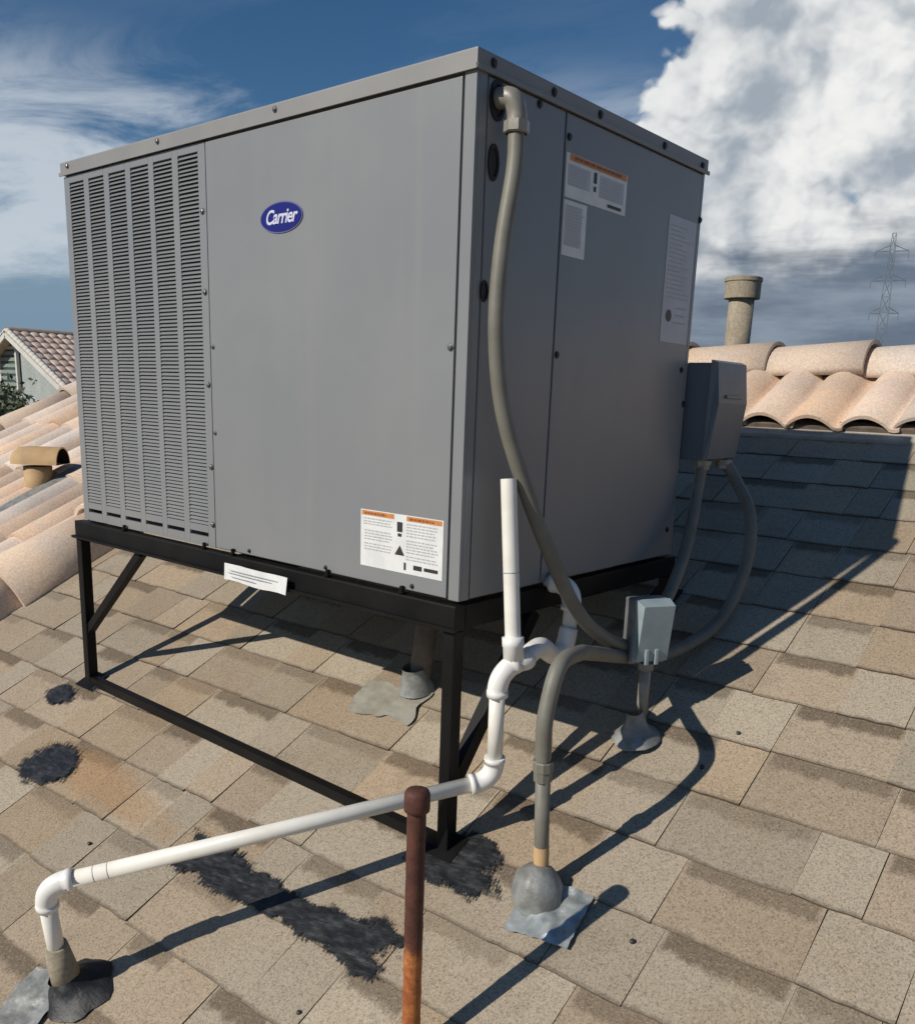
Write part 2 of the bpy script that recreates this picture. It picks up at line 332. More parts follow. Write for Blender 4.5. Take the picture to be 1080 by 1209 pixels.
def catmull(pts, n=10):
    P_ = [Vector(p) for p in pts]; P_ = [P_[0] * 2 - P_[1]] + P_ + [P_[-1] * 2 - P_[-2]]; out = []
    for i in range(1, len(P_) - 2):
        a, b, c, d = P_[i - 1:i + 3]
        for k in range(n):
            t = k / n
            out.append(0.5 * (2 * b + (c - a) * t + (2 * a - 5 * b + 4 * c - d) * t * t + (3 * b - a - 3 * c + d) * t ** 3))
    out.append(P_[-2]); return out

# ------------------------------------------------------------------ roof frame: u along the courses, v up the slope, n off the roof
AZ, PITCH = 0.02865, 0.4349
RU = Vector((math.cos(AZ), math.sin(AZ), 0)); RV = Vector((-math.sin(AZ) * math.cos(PITCH), math.cos(AZ) * math.cos(PITCH), math.sin(PITCH))); RN = RU.cross(RV)
R0 = Vector((0, 0, -0.45))
RM = Matrix(((RU.x, RV.x, RN.x, R0.x), (RU.y, RV.y, RN.y, R0.y), (RU.z, RV.z, RN.z, R0.z), (0, 0, 0, 1)))
def roof(u, v, h=0.0): return R0 + RU * u + RV * v + RN * h
def roof_z(x, y): return R0.z - (RN.x * (x - R0.x) + RN.y * (y - R0.y)) / RN.z
V_TOP, V_RIDGE, U_L, U_R, V_BOT = 1.655, 2.10, -2.02, 3.2, -3.0

ground = struct(MB().add([(-3000, -3000, -5.2), (3000, -3000, -5.2), (3000, 3000, -5.2), (-3000, 3000, -5.2)], [(0, 1, 2, 3)]).build('ground', M['ground']))
# --- the deck and its shingles
dk = MB(); dk.box((U_L - 2.0, V_BOT, -0.10), (U_R, V_RIDGE - 0.06, 0.0))
shr = struct(dk.build('shingle_roof', M['deck'])); shr.matrix_world = RM
EXPO = 0.1375
tones = [(0.306, 0.245, 0.178), (0.298, 0.252, 0.192), (0.318, 0.246, 0.170), (0.312, 0.266, 0.203), (0.290, 0.236, 0.172), (0.326, 0.280, 0.214)]
pieces = []
i0, i1 = -12, int(V_TOP / EXPO) + 1
for i in range(i0, i1 + 1):
    v0 = i * EXPO + 0.020
    u = U_L + 0.06 - random.random() * 0.2; hi = random.random() < 0.5
    while u < 2.3:
        w = random.uniform(0.08, 0.16) if hi else random.uniform(0.11, 0.24)
        a, b = max(u, U_L + 0.05), min(u + w, 2.3)
        if b - a > 0.03: pieces.append((i, v0, a, b, hi))
        u += w; hi = not hi if random.random() < 0.93 else hi
def shingle_geo(i, v0, a, b, hi, rnd):
    hb = (0.0080 if hi else 0.0056) + rnd.uniform(-0.0006, 0.0008); he = 0.0012; ln = 0.150
    if v0 + ln > V_TOP + 0.02: ln = max(0.03, V_TOP + 0.02 - v0)
    N = 5; g = 0.0005; j = rnd.uniform(-0.0025, 0.0025)
    vs = []; sk = rnd.uniform(-0.0008, 0.0008)
    for k in range(N + 1):
        t = k / N; x0 = a + g + (b - a - 2 * g) * t
        y0 = v0 + j + rnd.uniform(-0.0015, 0.0015)
        vs += [(x0, y0 + 0.0006, 0.0003), (x0, y0, hb + rnd.uniform(-0.0006, 0.0006)), (x0 + sk, v0 + ln, he + 0.0025)]
    top = [(3 * k + 1, 3 * k + 4, 3 * k + 5, 3 * k + 2) for k in range(N)]
    side = [(3 * k, 3 * k + 3, 3 * k + 4, 3 * k + 1) for k in range(N)] + [(0, 1, 2), (3 * N, 3 * N + 2, 3 * N + 1)]
    uvs = []
    for k in range(N + 1): uvs += [(k / N, 0.0), (k / N, 0.0), (k / N, ln / EXPO)]
    c = list(rnd.choice(tones)); s_ = rnd.uniform(1.10, 1.40); c = [x * s_ for x in c]
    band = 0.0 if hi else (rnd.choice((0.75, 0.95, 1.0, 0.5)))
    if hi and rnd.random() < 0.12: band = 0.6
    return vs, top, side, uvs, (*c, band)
def build_shingles(name, lst, parent):
    vs, fs, mi, uvs, cols = [], [], [], [], []
    for pc in lst:
        rnd = random.Random(hash((pc[0], round(pc[2], 4))) & 0xffffff)
        v, t, s, uv, c = shingle_geo(*pc, rnd); o = len(vs); vs += v; uvs += uv; cols += [c] * len(v)
        for f in t: fs.append([x + o for x in f]); mi.append(0)
        for f in s: fs.append([x + o for x in f]); mi.append(1)
    me = bpy.data.meshes.new(name); me.from_pydata(vs, [], fs); me.materials.append(M['shingle']); me.materials.append(M['asphalt_edge'])
    me.polygons.foreach_set('material_index', mi)
    ul = me.uv_layers.new(name='UVMap'); at = me.color_attributes.new('tone', 'FLOAT_COLOR', 'POINT')
    for l in me.loops: ul.data[l.index].uv = uvs[l.vertex_index]
    for k, c in enumerate(cols): at.data[k].color = c
    me.update(); ob = bpy.data.objects.new(name, me); COL.objects.link(ob); ob.parent = parent; return ob
def vis_area(pc):
    i, v0, a, b, hi = pc
    q = [project(roof(x, y, 0.005)) for x, y in ((a, v0), (b, v0), (b, v0 + EXPO), (a, v0 + EXPO))]
    if any(p is None for p in q): return 0
    cx = sum(p[0] for p in q) / 4; cy = sum(p[1] for p in q) / 4
    if not (-60 < cx < IW + 60 and -60 < cy < IH + 60): return 0
    return abs(sum(q[k][0] * q[(k + 1) % 4][1] - q[(k + 1) % 4][0] * q[k][1] for k in range(4))) / 2
pieces.sort(key=vis_area, reverse=True)
n_ind = min(300, sum(1 for p in pieces if vis_area(p) > 60))
for pc in pieces[:n_ind]: build_shingles('shingle', [pc], shr)
stuff(build_shingles('remaining_shingles', pieces[n_ind:], shr))
for (u_, v_) in ((0.338, 0.455), (0.313, 0.352), (0.37, -0.02), (-0.02, -0.36), (-0.70, -0.31)):
    MB().lathe((u_, v_, 0.004), (0, 0, 1), [(0.0038, 0), (0.0042, 0.005), (0.003, 0.0068), (0, 0.007)], 10).build('nail_head', M['dark_screw'], shr)

# --- clay tile courses round the shingled patch
tr_ = MB()
zr = roof(0, V_RIDGE - 0.05)
back = []
for u_ in (U_L - 2.0, U_R):
    p = roof(u_, V_RIDGE - 0.05, -0.012); back += [p, p + Vector((-0.04, 2.8, -1.3))]
tr_.add(back, [(0, 2, 3, 1)])
tile_roof = struct(tr_.build('tile_roof', M['underlay'], None, R0)); tile_roof.matrix_world = Matrix.Translation(R0)
holder = bpy.data.objects.new  # (tiles are children of tile_roof, placed through the roof frame)
RL = Matrix.Translation(-R0) @ RM
def child(me, parent, mtx, name):
    ob = bpy.data.objects.new(name, me); COL.objects.link(ob); ob.parent = parent; ob.matrix_local = mtx; return ob
def tile_mesh(pitch, length, amp, name, mt, th=0.013, taper=0.016, n=12):
    prof = []
    for k in range(n + 1):
        t = k / n; x = (t - 0.5) * (pitch * 1.10)
        xx = t * 1.10
        a = math.sin(math.pi * xx / 0.90) ** 0.72 if 0 < xx < 0.90 else -0.10 * math.sin(math.pi * max(0.0, min((xx - 0.90) / 0.20, 1.0)))
        prof.append((x, amp * a))
    vs = []
    for (y, lift) in ((0, taper), (length * 0.5, taper * 0.5), (length, 0.0)):
        for x, z in prof: vs.append((x, y, z + lift + th))
    for (y, lift) in ((0, taper), (length, 0.0)):
        for x, z in prof: vs.append((x, y, z + lift))
    m_ = n + 1; fs = []; sm = []
    for r in range(2):
        for k in range(n): fs.append((r * m_ + k, r * m_ + k + 1, (r + 1) * m_ + k + 1, (r + 1) * m_ + k)); sm.append(True)
    for k in range(n):
        fs.append((3 * m_ + k, 3 * m_ + k + 1, k + 1, k)); sm.append(False)
        fs.append((4 * m_ + k, 4 * m_ + k + 1, 3 * m_ + k + 1, 3 * m_ + k)); sm.append(True)
    fs += [(0, m_, 2 * m_, 4 * m_, 3 * m_), (n, 3 * m_ + n, 4 * m_ + n, 2 * m_ + n, m_ + n)]; sm += [False, False]
    me = bpy.data.meshes.new(name); me.from_pydata(vs, [], fs); me.materials.append(mt); me.polygons.foreach_set('use_smooth', sm); me.update(); return me
def cap_mesh(length, r0, r1, name, mt, th=0.014, arc=1.08, n=14):
    vs = []
    for (x, r) in ((0, r0), (length * 0.5, (r0 + r1) / 2), (length, r1)):
        for k in range(n + 1):
            a = math.pi / 2 + arc * math.pi / 2 * (1 - 2 * k / n) ; vs.append((x, math.cos(a) * r, math.sin(a) * r))
    for (x, r) in ((0, r0 - th), (length, r1 - th)):
        for k in range(n + 1):
            a = math.pi / 2 + arc * math.pi / 2 * (1 - 2 * k / n); vs.append((x, math.cos(a) * r, math.sin(a) * r))
    m_ = n + 1; fs = []; sm = []
    for q in range(2):
        for k in range(n): fs.append((q * m_ + k, (q + 1) * m_ + k, (q + 1) * m_ + k + 1, q * m_ + k + 1)); sm.append(True)
    for k in range(n):
        fs.append((k, k + 1, 3 * m_ + k + 1, 3 * m_ + k)); sm.append(False)
        fs.append((2 * m_ + k + 1, 2 * m_ + k, 4 * m_ + k, 4 * m_ + k + 1)); sm.append(False)
        fs.append((3 * m_ + k, 3 * m_ + k + 1, 4 * m_ + k + 1, 4 * m_ + k)); sm.append(True)
    for q in (0, n): fs.append((q, 3 * m_ + q, 4 * m_ + q, 2 * m_ + q, m_ + q)); sm.append(False)
    me = bpy.data.meshes.new(name); me.from_pydata(vs, [], fs); me.materials.append(mt); me.polygons.foreach_set('use_smooth', sm); me.update(); return me
TP = 0.140
tm = tile_mesh(TP, 0.47, 0.034, 'tile', M['clay'], 0.010, 0.012, 18)
def put_tile(u_, v_, h_):
    return child(tm, tile_roof, RL @ Matrix.Translation((u_ + random.uniform(-.003, .003), v_ + random.uniform(-.008, .008), h_)) @ Matrix.Rotation(rad(random.uniform(-.7, .7)), 4, 'Z'), 'tile')
u_ = -3.72
while u_ < 1.7:
    put_tile(u_, 1.675, 0.012); u_ += TP
for r in range(5):
    v_ = 1.675 - 0.41 * (r + 1); u_ = -3.72
    while u_ < U_L - 0.10:
        put_tile(u_, v_, 0.012); u_ += TP
# bed under the left-hand tiles, pale metal edge and mortar below the upper course
bd = MB(); bd.box((-3.9, -0.55, 0.002), (U_L, V_TOP, 0.010)); bd.box((-3.9, V_TOP + 0.05, 0.002), (U_R, V_RIDGE - 0.07, 0.010))
child(bd.build('tile_underlay', M['underlay']).data, tile_roof, RL, 'tile_underlay'); COL.objects.unlink(bpy.data.objects['tile_underlay']); bpy.data.objects.remove(bpy.data.objects['tile_underlay'])
bpy.data.objects['tile_underlay.001'].name = 'tile_underlay'
def roof_child(mb, name, mt, parent):
    ob = mb.build(name, mt); ob.parent = parent; ob.matrix_local = RL if parent is tile_roof else Matrix.Identity(4); return ob
ms = MB(); ms.box((U_L + 0.14, V_TOP + 0.028, 0.008), (U_R - 0.4, V_TOP + 0.06, 0.030), bev=0.004); roof_child(ms, 'eave_mortar', M['mortar'], tile_roof)
eg = MB(); eg.box((U_L, V_TOP - 0.012, 0.0), (U_R, V_TOP + 0.030, 0.016), bev=0.004); roof_child(eg, 'edge_strip', M['batten'], tile_roof)
mo = MB()
for k in range(60):
    t = U_L + k * 0.09; mo.box((t, V_RIDGE - 0.09, 0.01), (t + 0.085, V_RIDGE - 0.045, 0.030 + random.random() * 0.008), bev=0.006)
roof_child(mo, 'ridge_mortar', M['mortar'], tile_roof)
cm = cap_mesh(0.345, 0.096, 0.112, 'ridge_tile', M['clay_cap'])
u_ = -3.9 + 0.047
while u_ < 2.2:
    child(cm, tile_roof, RL @ Matrix.Translation((u_, V_RIDGE + random.uniform(-.004, .004), 0.002 + random.uniform(-.003, .003))) @ Matrix.Rotation(-PITCH, 4, 'X') @ Matrix.Rotation(rad(-1.6 + random.uniform(-.6, .6)), 4, 'Y') @ Matrix.Rotation(rad(random.uniform(-1, 1)), 4, 'Z') @ Matrix.Diagonal((1, 1.05, 0.86, 1)), 'ridge_tile'); u_ += 0.300
rm_ = cap_mesh(0.46, 0.145, 0.122, 'rake_tile', M['clay_cap'])
for k in range(7):
    child(rm_, tile_roof, RL @ Matrix.Translation((U_L + 0.0, 1.70 - 0.345 - k * 0.385, -0.004)) @ Matrix.Rotation(math.pi / 2, 4, 'Z') @ Matrix.Rotation(rad(1.5), 4, 'Y'), 'rake_tile')
rm2 = cap_mesh(0.46, 0.098, 0.084, 'rake_tile', M['clay_cap'])
for k in range(7):
    child(rm2, tile_roof, RL @ Matrix.Translation((-3.84, 1.92 - 0.345 - k * 0.40, 0.004)) @ Matrix.Rotation(math.pi / 2, 4, 'Z') @ Matrix.Rotation(rad(1.5), 4, 'Y'), 'rake_tile')

# --- walls of the house below
hw = MB(); q0 = roof(U_L - 1.7, V_BOT + 0.4); hw.box((-3.6, -2.2, -5.2), (2.9, 4.2, -1.75)); struct(hw.build('house_wall', M['stucco']))

# ------------------------------------------------------------------ rooftop unit
CW, CD, CH = 1.22, 0.732, 0.816
U = thing('rooftop_air_conditioner', (0, 0, 0), 'large grey packaged air conditioner cabinet raised on the black steel stand', 'air conditioner')
LZ = 0.789
b = MB(); b.box((-0.668, 0.004, 0.001), (-0.004, CD - 0.003, LZ + 0.004)); b.box((-CW + 0.004, 0.045, 0.001), (-0.668, CD - 0.003, LZ + 0.004)); b.box((-CW + 0.001, 0.003, 0.001), (-CW + 0.006, CD - 0.003, LZ + 0.004))
b.build('cabinet', M['paint'], U)
b = MB(); b.box((-CW + 0.006, 0.028, 0.004), (-0.672, 0.045, LZ)); b.build('condenser_coil', M['coil'], U)
lid = MB(); lid.box((-CW - 0.006, -0.007, LZ), (0.006, CD + 0.006, CH), bev=0.003); lid_o = lid.build('lid', M['paint_lid'], U)
lp = MB(); lp.box((-CW - 0.008, -0.0095, LZ - 0.002), (0.0085, -0.0068, LZ + 0.005)); lp.box((0.0062, -0.0095, LZ - 0.002), (0.009, CD + 0.008, LZ + 0.005)); lp.build('drip_lip', M['paint_lid'], lid_o)
b = MB(); b.box((-0.664, -0.0045, 0.004), (-0.0235, 0.0035, LZ - 0.006), bev=0.0016); b.build('front_panel', M['paint'], U)
b = MB(); b.box((-0.0195, -0.0035, 0.002), (0.003, 0.0035, LZ), bev=0.001); b.box((-0.003, 0.0035, 0.002), (0.003, 0.022, LZ), bev=0.001); b.build('corner_post', M['paint'], U)
b = MB(); b.box((-0.0035, 0.0245, 0.004), (0.0035, 0.2235, LZ - 0.004), bev=0.0014); b.build('side_panel', M['paint'], U)
b = MB(); b.box((-0.0035, 0.2275, 0.004), (0.0040, CD - 0.014, LZ - 0.004), bev=0.0014); b.build('access_panel', M['paint'], U)
b = MB(); b.box((-0.0035, CD - 0.0115, 0.002), (0.003, CD - 0.001, LZ), bev=0.001); b.build('rear_post', M['paint'], U)
# louvred condenser guard: ribs, cross bands and slats
cols = [(-1.194, -1.131), (-1.109, -1.045), (-1.023, -0.956), (-0.936, -0.867), (-0.848, -0.781), (-0.760, -0.692)]
g = MB(); xs = [-CW + 0.0015] + [c for p in cols for c in p] + [-0.668]
for k in range(0, len(xs), 2): g.box((xs[k], -0.0030, 0.002), (xs[k + 1], 0.0030, LZ - 0.004), bev=0.001)
for z0, z1 in ((0.002, 0.022), (0.031, 0.046), (LZ - 0.018, LZ - 0.004)):
    for (xa, xb) in cols: g.box((xa + 0.0002, -0.0028, z0), (xb - 0.0002, 0.0028, z1))
g.build('louvre_guard', M['paint'], U)
for (xa, xb) in cols:
    s = MB(); z = 0.048
    while z < LZ - 0.026:
        if True:
            j = random.uniform(-0.0004, 0.0004)
            y0, y1 = -0.0032, 0.0034; za, zb = z + j, z + 0.0066 + j; t = 0.0009
            s.add([(xa, y0, za), (xb, y0, za), (xb, y1, zb), (xa, y1, zb), (xa, y0, za + t), (xb, y0, za + t), (xb, y1, zb + t), (xa, y1, zb + t)],
                  [(3, 2, 1, 0), (4, 5, 6, 7), (0, 1, 5, 4), (1, 2, 6, 5), (2, 3, 7, 6), (3, 0, 4, 7)])
        z += 0.0076
    stuff(s.build('louvre_slats', M['paint'], U))
# screws and cable holes
def screw(p, n, r=0.0045, mt='screw'):
    MB().lathe(p, n, [(r * 1.5, 0), (r * 1.5, 0.0008), (r, 0.001), (r, 0.0035), (r * 0.7, 0.0042), (0, 0.0043)], 8, 0, False).build('screw', M[mt], U)
for x, z in ((-0.680, 0.662), (-0.679, 0.513), (-0.676, 0.335), (-0.674, 0.17), (-0.674, 0.05)): screw((x, -0.003, z), (0, -1, 0))
for x, z in ((-0.655, 0.408), (-0.655, 0.24)): screw((x, -0.0045, z), (0, -1, 0), 0.003)
screw((-0.030, -0.0045, 0.403), (0, -1, 0), 0.0042)
for x in (-1.19, -0.821, -0.45): screw((x, -0.007, 0.805), (0, -1, 0), 0.004, 'screw')
for x in (-0.55, -0.10, -0.32): screw((x, -0.0045, 0.012), (0, -1, 0), 0.003, 'dark_screw')
for y, z in ((0.184, 0.803), (0.322, 0.803), (0.03, 0.803), (0.55, 0.803), (0.71, 0.80)): screw((0.006, y, z), (1, 0, 0), 0.005, 'dark_screw')
for y, z in ((0.150, 0.778), (0.236, 0.405), (0.236, 0.75), (0.239, 0.06), (0.70, 0.40), (0.70, 0.06)): screw((0.0037, y, z), (1, 0, 0), 0.0045, 'dark_screw')
for y, z in ((0.725, 0.70), (0.725, 0.33)): screw((0.003, y, z), (1, 0, 0), 0.005, 'dark_screw')
for y, z, ry, rz in ((0.040, 0.672, 0.013, 0.026), (0.030, 0.488, 0.009, 0.016), (0.044, 0.757, 0.019, 0.028)):
    h = MB(); n = 16; vs = []
    for q, (s_, x_) in enumerate(((1.0, 0.0036), (1.0, 0.0062), (0.78, 0.0062), (0.74, 0.0042))):
        for k in range(n): a = 2 * math.pi * k / n; vs.append((x_, y + ry * s_ * math.cos(a), z + rz * s_ * math.sin(a)))
    h.add(vs, [(q * n + k, q * n + (k + 1) % n, (q + 1) * n + (k + 1) % n, (q + 1) * n + k) for q in range(3) for k in range(n)]); h.add(vs[3 * n:], [tuple(range(n))])
    h.build('cable_grommet', M['rubber'], U)
# printed labels: a sheet with its print as real flat pieces
def sheet(name, o, ux, uz, nrm, w, hgt, mt, lab=None):
    o, ux, uz, nrm = Vector(o), Vector(ux), Vector(uz), Vector(nrm); t = 0.0006
    c = [o, o + ux * w, o + ux * w + uz * hgt, o + uz * hgt]
    ob = MB().add(c + [p + nrm * t for p in c], [(4, 5, 6, 7), (0, 1, 5, 4), (1, 2, 6, 5), (2, 3, 7, 6), (3, 0, 4, 7)]).build(name, mt, U)
    if lab: ob['label'] = lab
    def pr(lst, mt2, nm='print', lift=0.0004):
        m_ = MB()
        for pts in lst: m_.add([o + ux * (x * w) + uz * (y * hgt) + nrm * (t + lift) for x, y in pts], [tuple(range(len(pts)))])
        return stuff(m_.build(nm, mt2, ob))
    return ob, pr
def rect(x0, y0, x1, y1): return [(x0, y0), (x1, y0), (x1, y1), (x0, y1)]
def lines(x0, x1, ys, hgt, rnd, fill=0.85):
    out = []
    for y in ys:
        x = x0; end = x0 + (x1 - x0) * rnd.uniform(fill, 1.0)
        while x < end:
            w = rnd.uniform(0.02, 0.07) * (x1 - x0) * 2; out.append(rect(x, y, min(x + w, end), y + hgt)); x += w + 0.012
    return out
rnd = random.Random(3)
_, pr = sheet('warning_label', (-0.2265, -0.0046, 0.0315), (1, 0, 0), (0, 0, 1), (0, -1, 0), 0.194, 0.100, M['white'], 'white warning sticker with orange headings')
pr([rect(0.015, 0.905, 0.42, 0.985), rect(0.575, 0.905, 0.985, 0.985)], M['orange'], 'orange_heading')
pr(lines(0.05, 0.36, (0.925,), 0.035, rnd) + lines(0.61, 0.93, (0.925,), 0.035, rnd), M['ink_brown'], 'heading_print', 0.0007)
pr(lines(0.04, 0.40, (0.84, 0.79, 0.745), 0.020, rnd) + lines(0.05, 0.41, (0.63, 0.58, 0.53, 0.48, 0.40, 0.35, 0.30), 0.020, rnd) + lines(0.575, 0.95, (0.84, 0.79, 0.74, 0.69, 0.64, 0.56, 0.51, 0.46, 0.41, 0.36, 0.29, 0.24), 0.020, rnd), M['ink_grey'])
pr([rect(0.460, 0.70, 0.525, 0.87), rect(0.47, 0.62, 0.515, 0.675), [(0.435, 0.30), (0.555, 0.30), (0.497, 0.47)], rect(0.55, 0.06, 0.575, 0.19), rect(0.665, 0.09, 0.765, 0.17), rect(0.79, 0.10, 0.95, 0.16)], M['ink'], 'symbol_print')
_, pr = sheet('warning_label', (0.0041, 0.231, 0.659), (0, 1, 0), (0, 0, 1), (1, 0, 0), 0.196, 0.068, M['white'], 'shaded warning sticker with an orange heading strip')
pr([rect(0.05, 0.84, 0.985, 0.99)], M['orange'], 'orange_heading'); pr(lines(0.12, 0.94, (0.89,), 0.06, rnd), M['ink_brown'], 'heading_print', 0.0007)
pr([rect(0.03, 0.28, 0.38, 0.76), rect(0.53, 0.24, 0.95, 0.76)], M['label_dim'], 'text_block', 0.0002)
pr(lines(0.05, 0.36, [0.3 + 0.075 * k for k in range(6)], 0.035, rnd) + lines(0.55, 0.93, [0.27 + 0.075 * k for k in range(6)], 0.035, rnd), M['ink_grey'])
pr([rect(0.435, 0.52, 0.485, 0.78), rect(0.44, 0.33, 0.48, 0.45), rect(0.68, 0.07, 0.92, 0.15)], M['ink'], 'symbol_print')
_, pr = sheet('wiring_label', (0.0041, 0.231, 0.568), (0, 1, 0), (0, 0, 1), (1, 0, 0), 0.070, 0.087, M['white'], 'small upright sticker of fine print')
pr([rect(0.05, 0.18, 0.80, 0.92)], M['label_dim'], 'text_block', 0.0002)
pr(lines(0.12, 0.90, [0.22 + 0.06 * k for k in range(12)], 0.025, rnd, 0.6), M['ink_grey'])
_, pr = sheet('rating_label', (0.0041, 0.595, 0.452), (0, 1, 0), (0, 0, 1), (1, 0, 0), 0.116, 0.239, M['label_dim'], 'tall pale rating plate with a black dot')
pr(lines(0.08, 0.92, [0.36 + 0.035 * k for k in range(17)], 0.010, rnd, 0.5) + lines(0.45, 0.9, (0.16, 0.22, 0.28), 0.012, rnd), M['ink_grey'])
pr([[(0.24 + 0.11 * math.cos(a * math.pi / 6), 0.215 + 0.05 * math.sin(a * math.pi / 6)) for a in range(12)]], M['ink'], 'symbol_print')
# oval badge with raised lettering
def oval(cx, cz, rx, rz, y0, y1, n=36):
    m_ = MB(); a_ = [(cx + rx * math.cos(2 * math.pi * k / n), cz + rz * math.sin(2 * math.pi * k / n)) for k in range(n)]
    m_.add([(x, y0, z) for x, z in a_] + [(x, y1, z) for x, z in a_], [(k, (k + 1) % n, n + (k + 1) % n, n + k) for k in range(n)]); m_.add([(x, y1, z) for x, z in a_], [tuple(range(n))]); return m_
bx_, bz_ = -0.438, 0.629
rim = oval(bx_, bz_, 0.059, 0.0265, -0.0046, -0.0062).build('logo_badge', M['logo_rim'], U); rim['label'] = 'blue oval badge with white script lettering'
oval(bx_, bz_, 0.0565, 0.0242, -0.0062, -0.0070).build('blue_field', M['logo_blue'], rim)
tcu = bpy.data.curves.new('lettering', 'FONT'); tcu.body = 'Carrier'; tcu.size = 0.0335; tcu.shear = 0.32; tcu.align_x = 'CENTER'; tcu.align_y = 'CENTER'; tcu.extrude = 0.0003; tcu.offset = 0.0006; tcu.space_character = 0.93
to = bpy.data.objects.new('lettering_curve', tcu); COL.objects.link(to); bpy.context.view_layer.update()
tme = bpy.data.meshes.new_from_object(to.evaluated_get(bpy.context.evaluated_depsgraph_get())); bpy.data.objects.remove(to)
tme.transform(Matrix.Translation((bx_, -0.0075, bz_)) @ Matrix.Rotation(math.pi / 2, 4, 'X') @ Matrix.Diagonal((0.92, 1, 1, 1))); tme.materials.clear(); tme.materials.append(M['logo_white'])
lo = bpy.data.objects.new('lettering', tme); COL.objects.link(lo); lo.parent = rim

# ------------------------------------------------------------------ steel stand
S = thing('steel_stand', (0, 0, -0.45), 'black square tube steel stand bolted to the shingle roof', 'stand'); SO = (0, 0, -0.45)
XA, XB, YA, YB, ZT, ZB = -CW - 0.030, 0.006, -0.014, CD + 0.02, -0.004, -0.048; T = 0.027
def sp(name, fn, mt='black_steel'):
    m_ = MB(); fn(m_); return m_.build(name, M[mt], S, SO)
sp('top_rail', lambda m: (m.box((XA, YA, ZB), (XB, YA + T, ZT), bev=0.003), m.box((XA, YA - 0.010, ZB + 0.002), (XB + 0.006, YA - 0.0005, ZB + 0.008))))
sp('top_rail', lambda m: m.box((XA + 0.001, YB - T, ZB), (XB - 0.001, YB, ZT), bev=0.003))
sp('top_rail', lambda m: m.box((XB - T, YA + T + 0.001, ZB + 0.001), (XB - 0.001, YB - T - 0.001, ZT - 0.001), bev=0.003))
sp('top_rail', lambda m: m.box((XA + 0.001, YA + T + 0.001, ZB + 0.001), (XA + T, YB - T - 0.001, ZT - 0.001), bev=0.003))
sp('cross_rail', lambda m: m.box((-0.62, YA + T + 0.001, ZB + 0.002), (-0.585, YB - T - 0.001, ZT - 0.002), bev=0.002))
for (xa, ya) in ((XA, YA), (XB - T, YA), (XA, YB - T), (XB - T, YB - T)):
    zf = roof_z(xa + T / 2, ya + T / 2)
    lg = sp('leg', lambda m: m.box((xa + 0.001, ya + 0.001, zf + 0.004), (xa + T - 0.001, ya + T - 0.001, ZB - 0.0005), bev=0.003))
    fp = MB(); c = RM.inverted() @ Vector((xa + T / 2, ya + T / 2, zf)); mm = RM
    fp.box((c.x - 0.032, c.y - 0.026, 0.0090), (c.x + 0.032, c.y + 0.034, 0.0125), mtx=mm); fp.build('foot_plate', M['black_steel'], S, SO)
zfr = roof_z(-0.6, YA + 0.02)
sp('bottom_rail', lambda m: (m.bar((XA + T, YA + 0.012, roof_z(XA, YA) + 0.029), (XB - T, YA + 0.012, roof_z(XB, YA) + 0.029), 0.020, 0.003), m.bar((XA + T, YA + 0.0035, roof_z(XA, YA) + 0.0185), (XB - T, YA + 0.0035, roof_z(XB, YA) + 0.0185), 0.003, 0.018)))
sp('brace', lambda m: m.bar((XA + T - 0.006, YA + 0.014, -0.285), (-0.965, YA + 0.014, -0.050), 0.019, 0.019))
sp('brace', lambda m: m.bar((XB - T / 2, YA + T - 0.006, -0.325), (XB - T / 2, 0.22, -0.050), 0.022, 0.026))
for x in (-1.02, -0.70, -0.60, -0.31, -0.12): sp('bolt', lambda m: m.lathe((x, YA + 0.005, ZT), (0, 0, 1), [(0.006, -0.001), (0.007, 0.004), (0.004, 0.0045), (0.004, 0.014), (0, 0.0142)], 8, 0, False))
stk = MB(); n = 8; vs = []
for k in range(n + 1):
    x = -0.607 + 0.205 * k / n; dzz = 0.002 * math.sin(k * 1.1)
    vs += [(x, YA - 0.0108 - 0.003 * (k / n) ** 2 - 0.0012 * math.sin(k * 1.7) ** 2, -0.018 + dzz * 0.3), (x, YA - 0.0125 - 0.006 * (k / n) ** 2 - 0.001 * math.sin(k), -0.052 + dzz)]
stk.add(vs + [v_ and (v_[0], v_[1] + 0.0006, v_[2]) for v_ in vs], [(2 * k, 2 * k + 1, 2 * k + 3, 2 * k + 2) for k in range(n)] + [(2 * n + 2 + 2 * k, 2 * n + 4 + 2 * k, 2 * n + 5 + 2 * k, 2 * n + 3 + 2 * k) for k in range(n)])
so_ = stk.build('paper_sticker', M['white'], S, SO); so_['label'] = 'curled white paper strip on the front rail'
pk = MB()
for k, (za, zb, x0, x1) in enumerate(((-0.028, -0.0295, -0.585, -0.43), (-0.0335, -0.035, -0.59, -0.45), (-0.041, -0.0425, -0.58, -0.50))):
    pk.add([(x0, YA - 0.0165, za), (x1, YA - 0.0175, za), (x1, YA - 0.0178, zb), (x0, YA - 0.0168, zb)], [(0, 1, 2, 3)])
pk.build('print', M['ink_grey'], so_, (0, 0, 0)).location = (0, 0, 0.45)

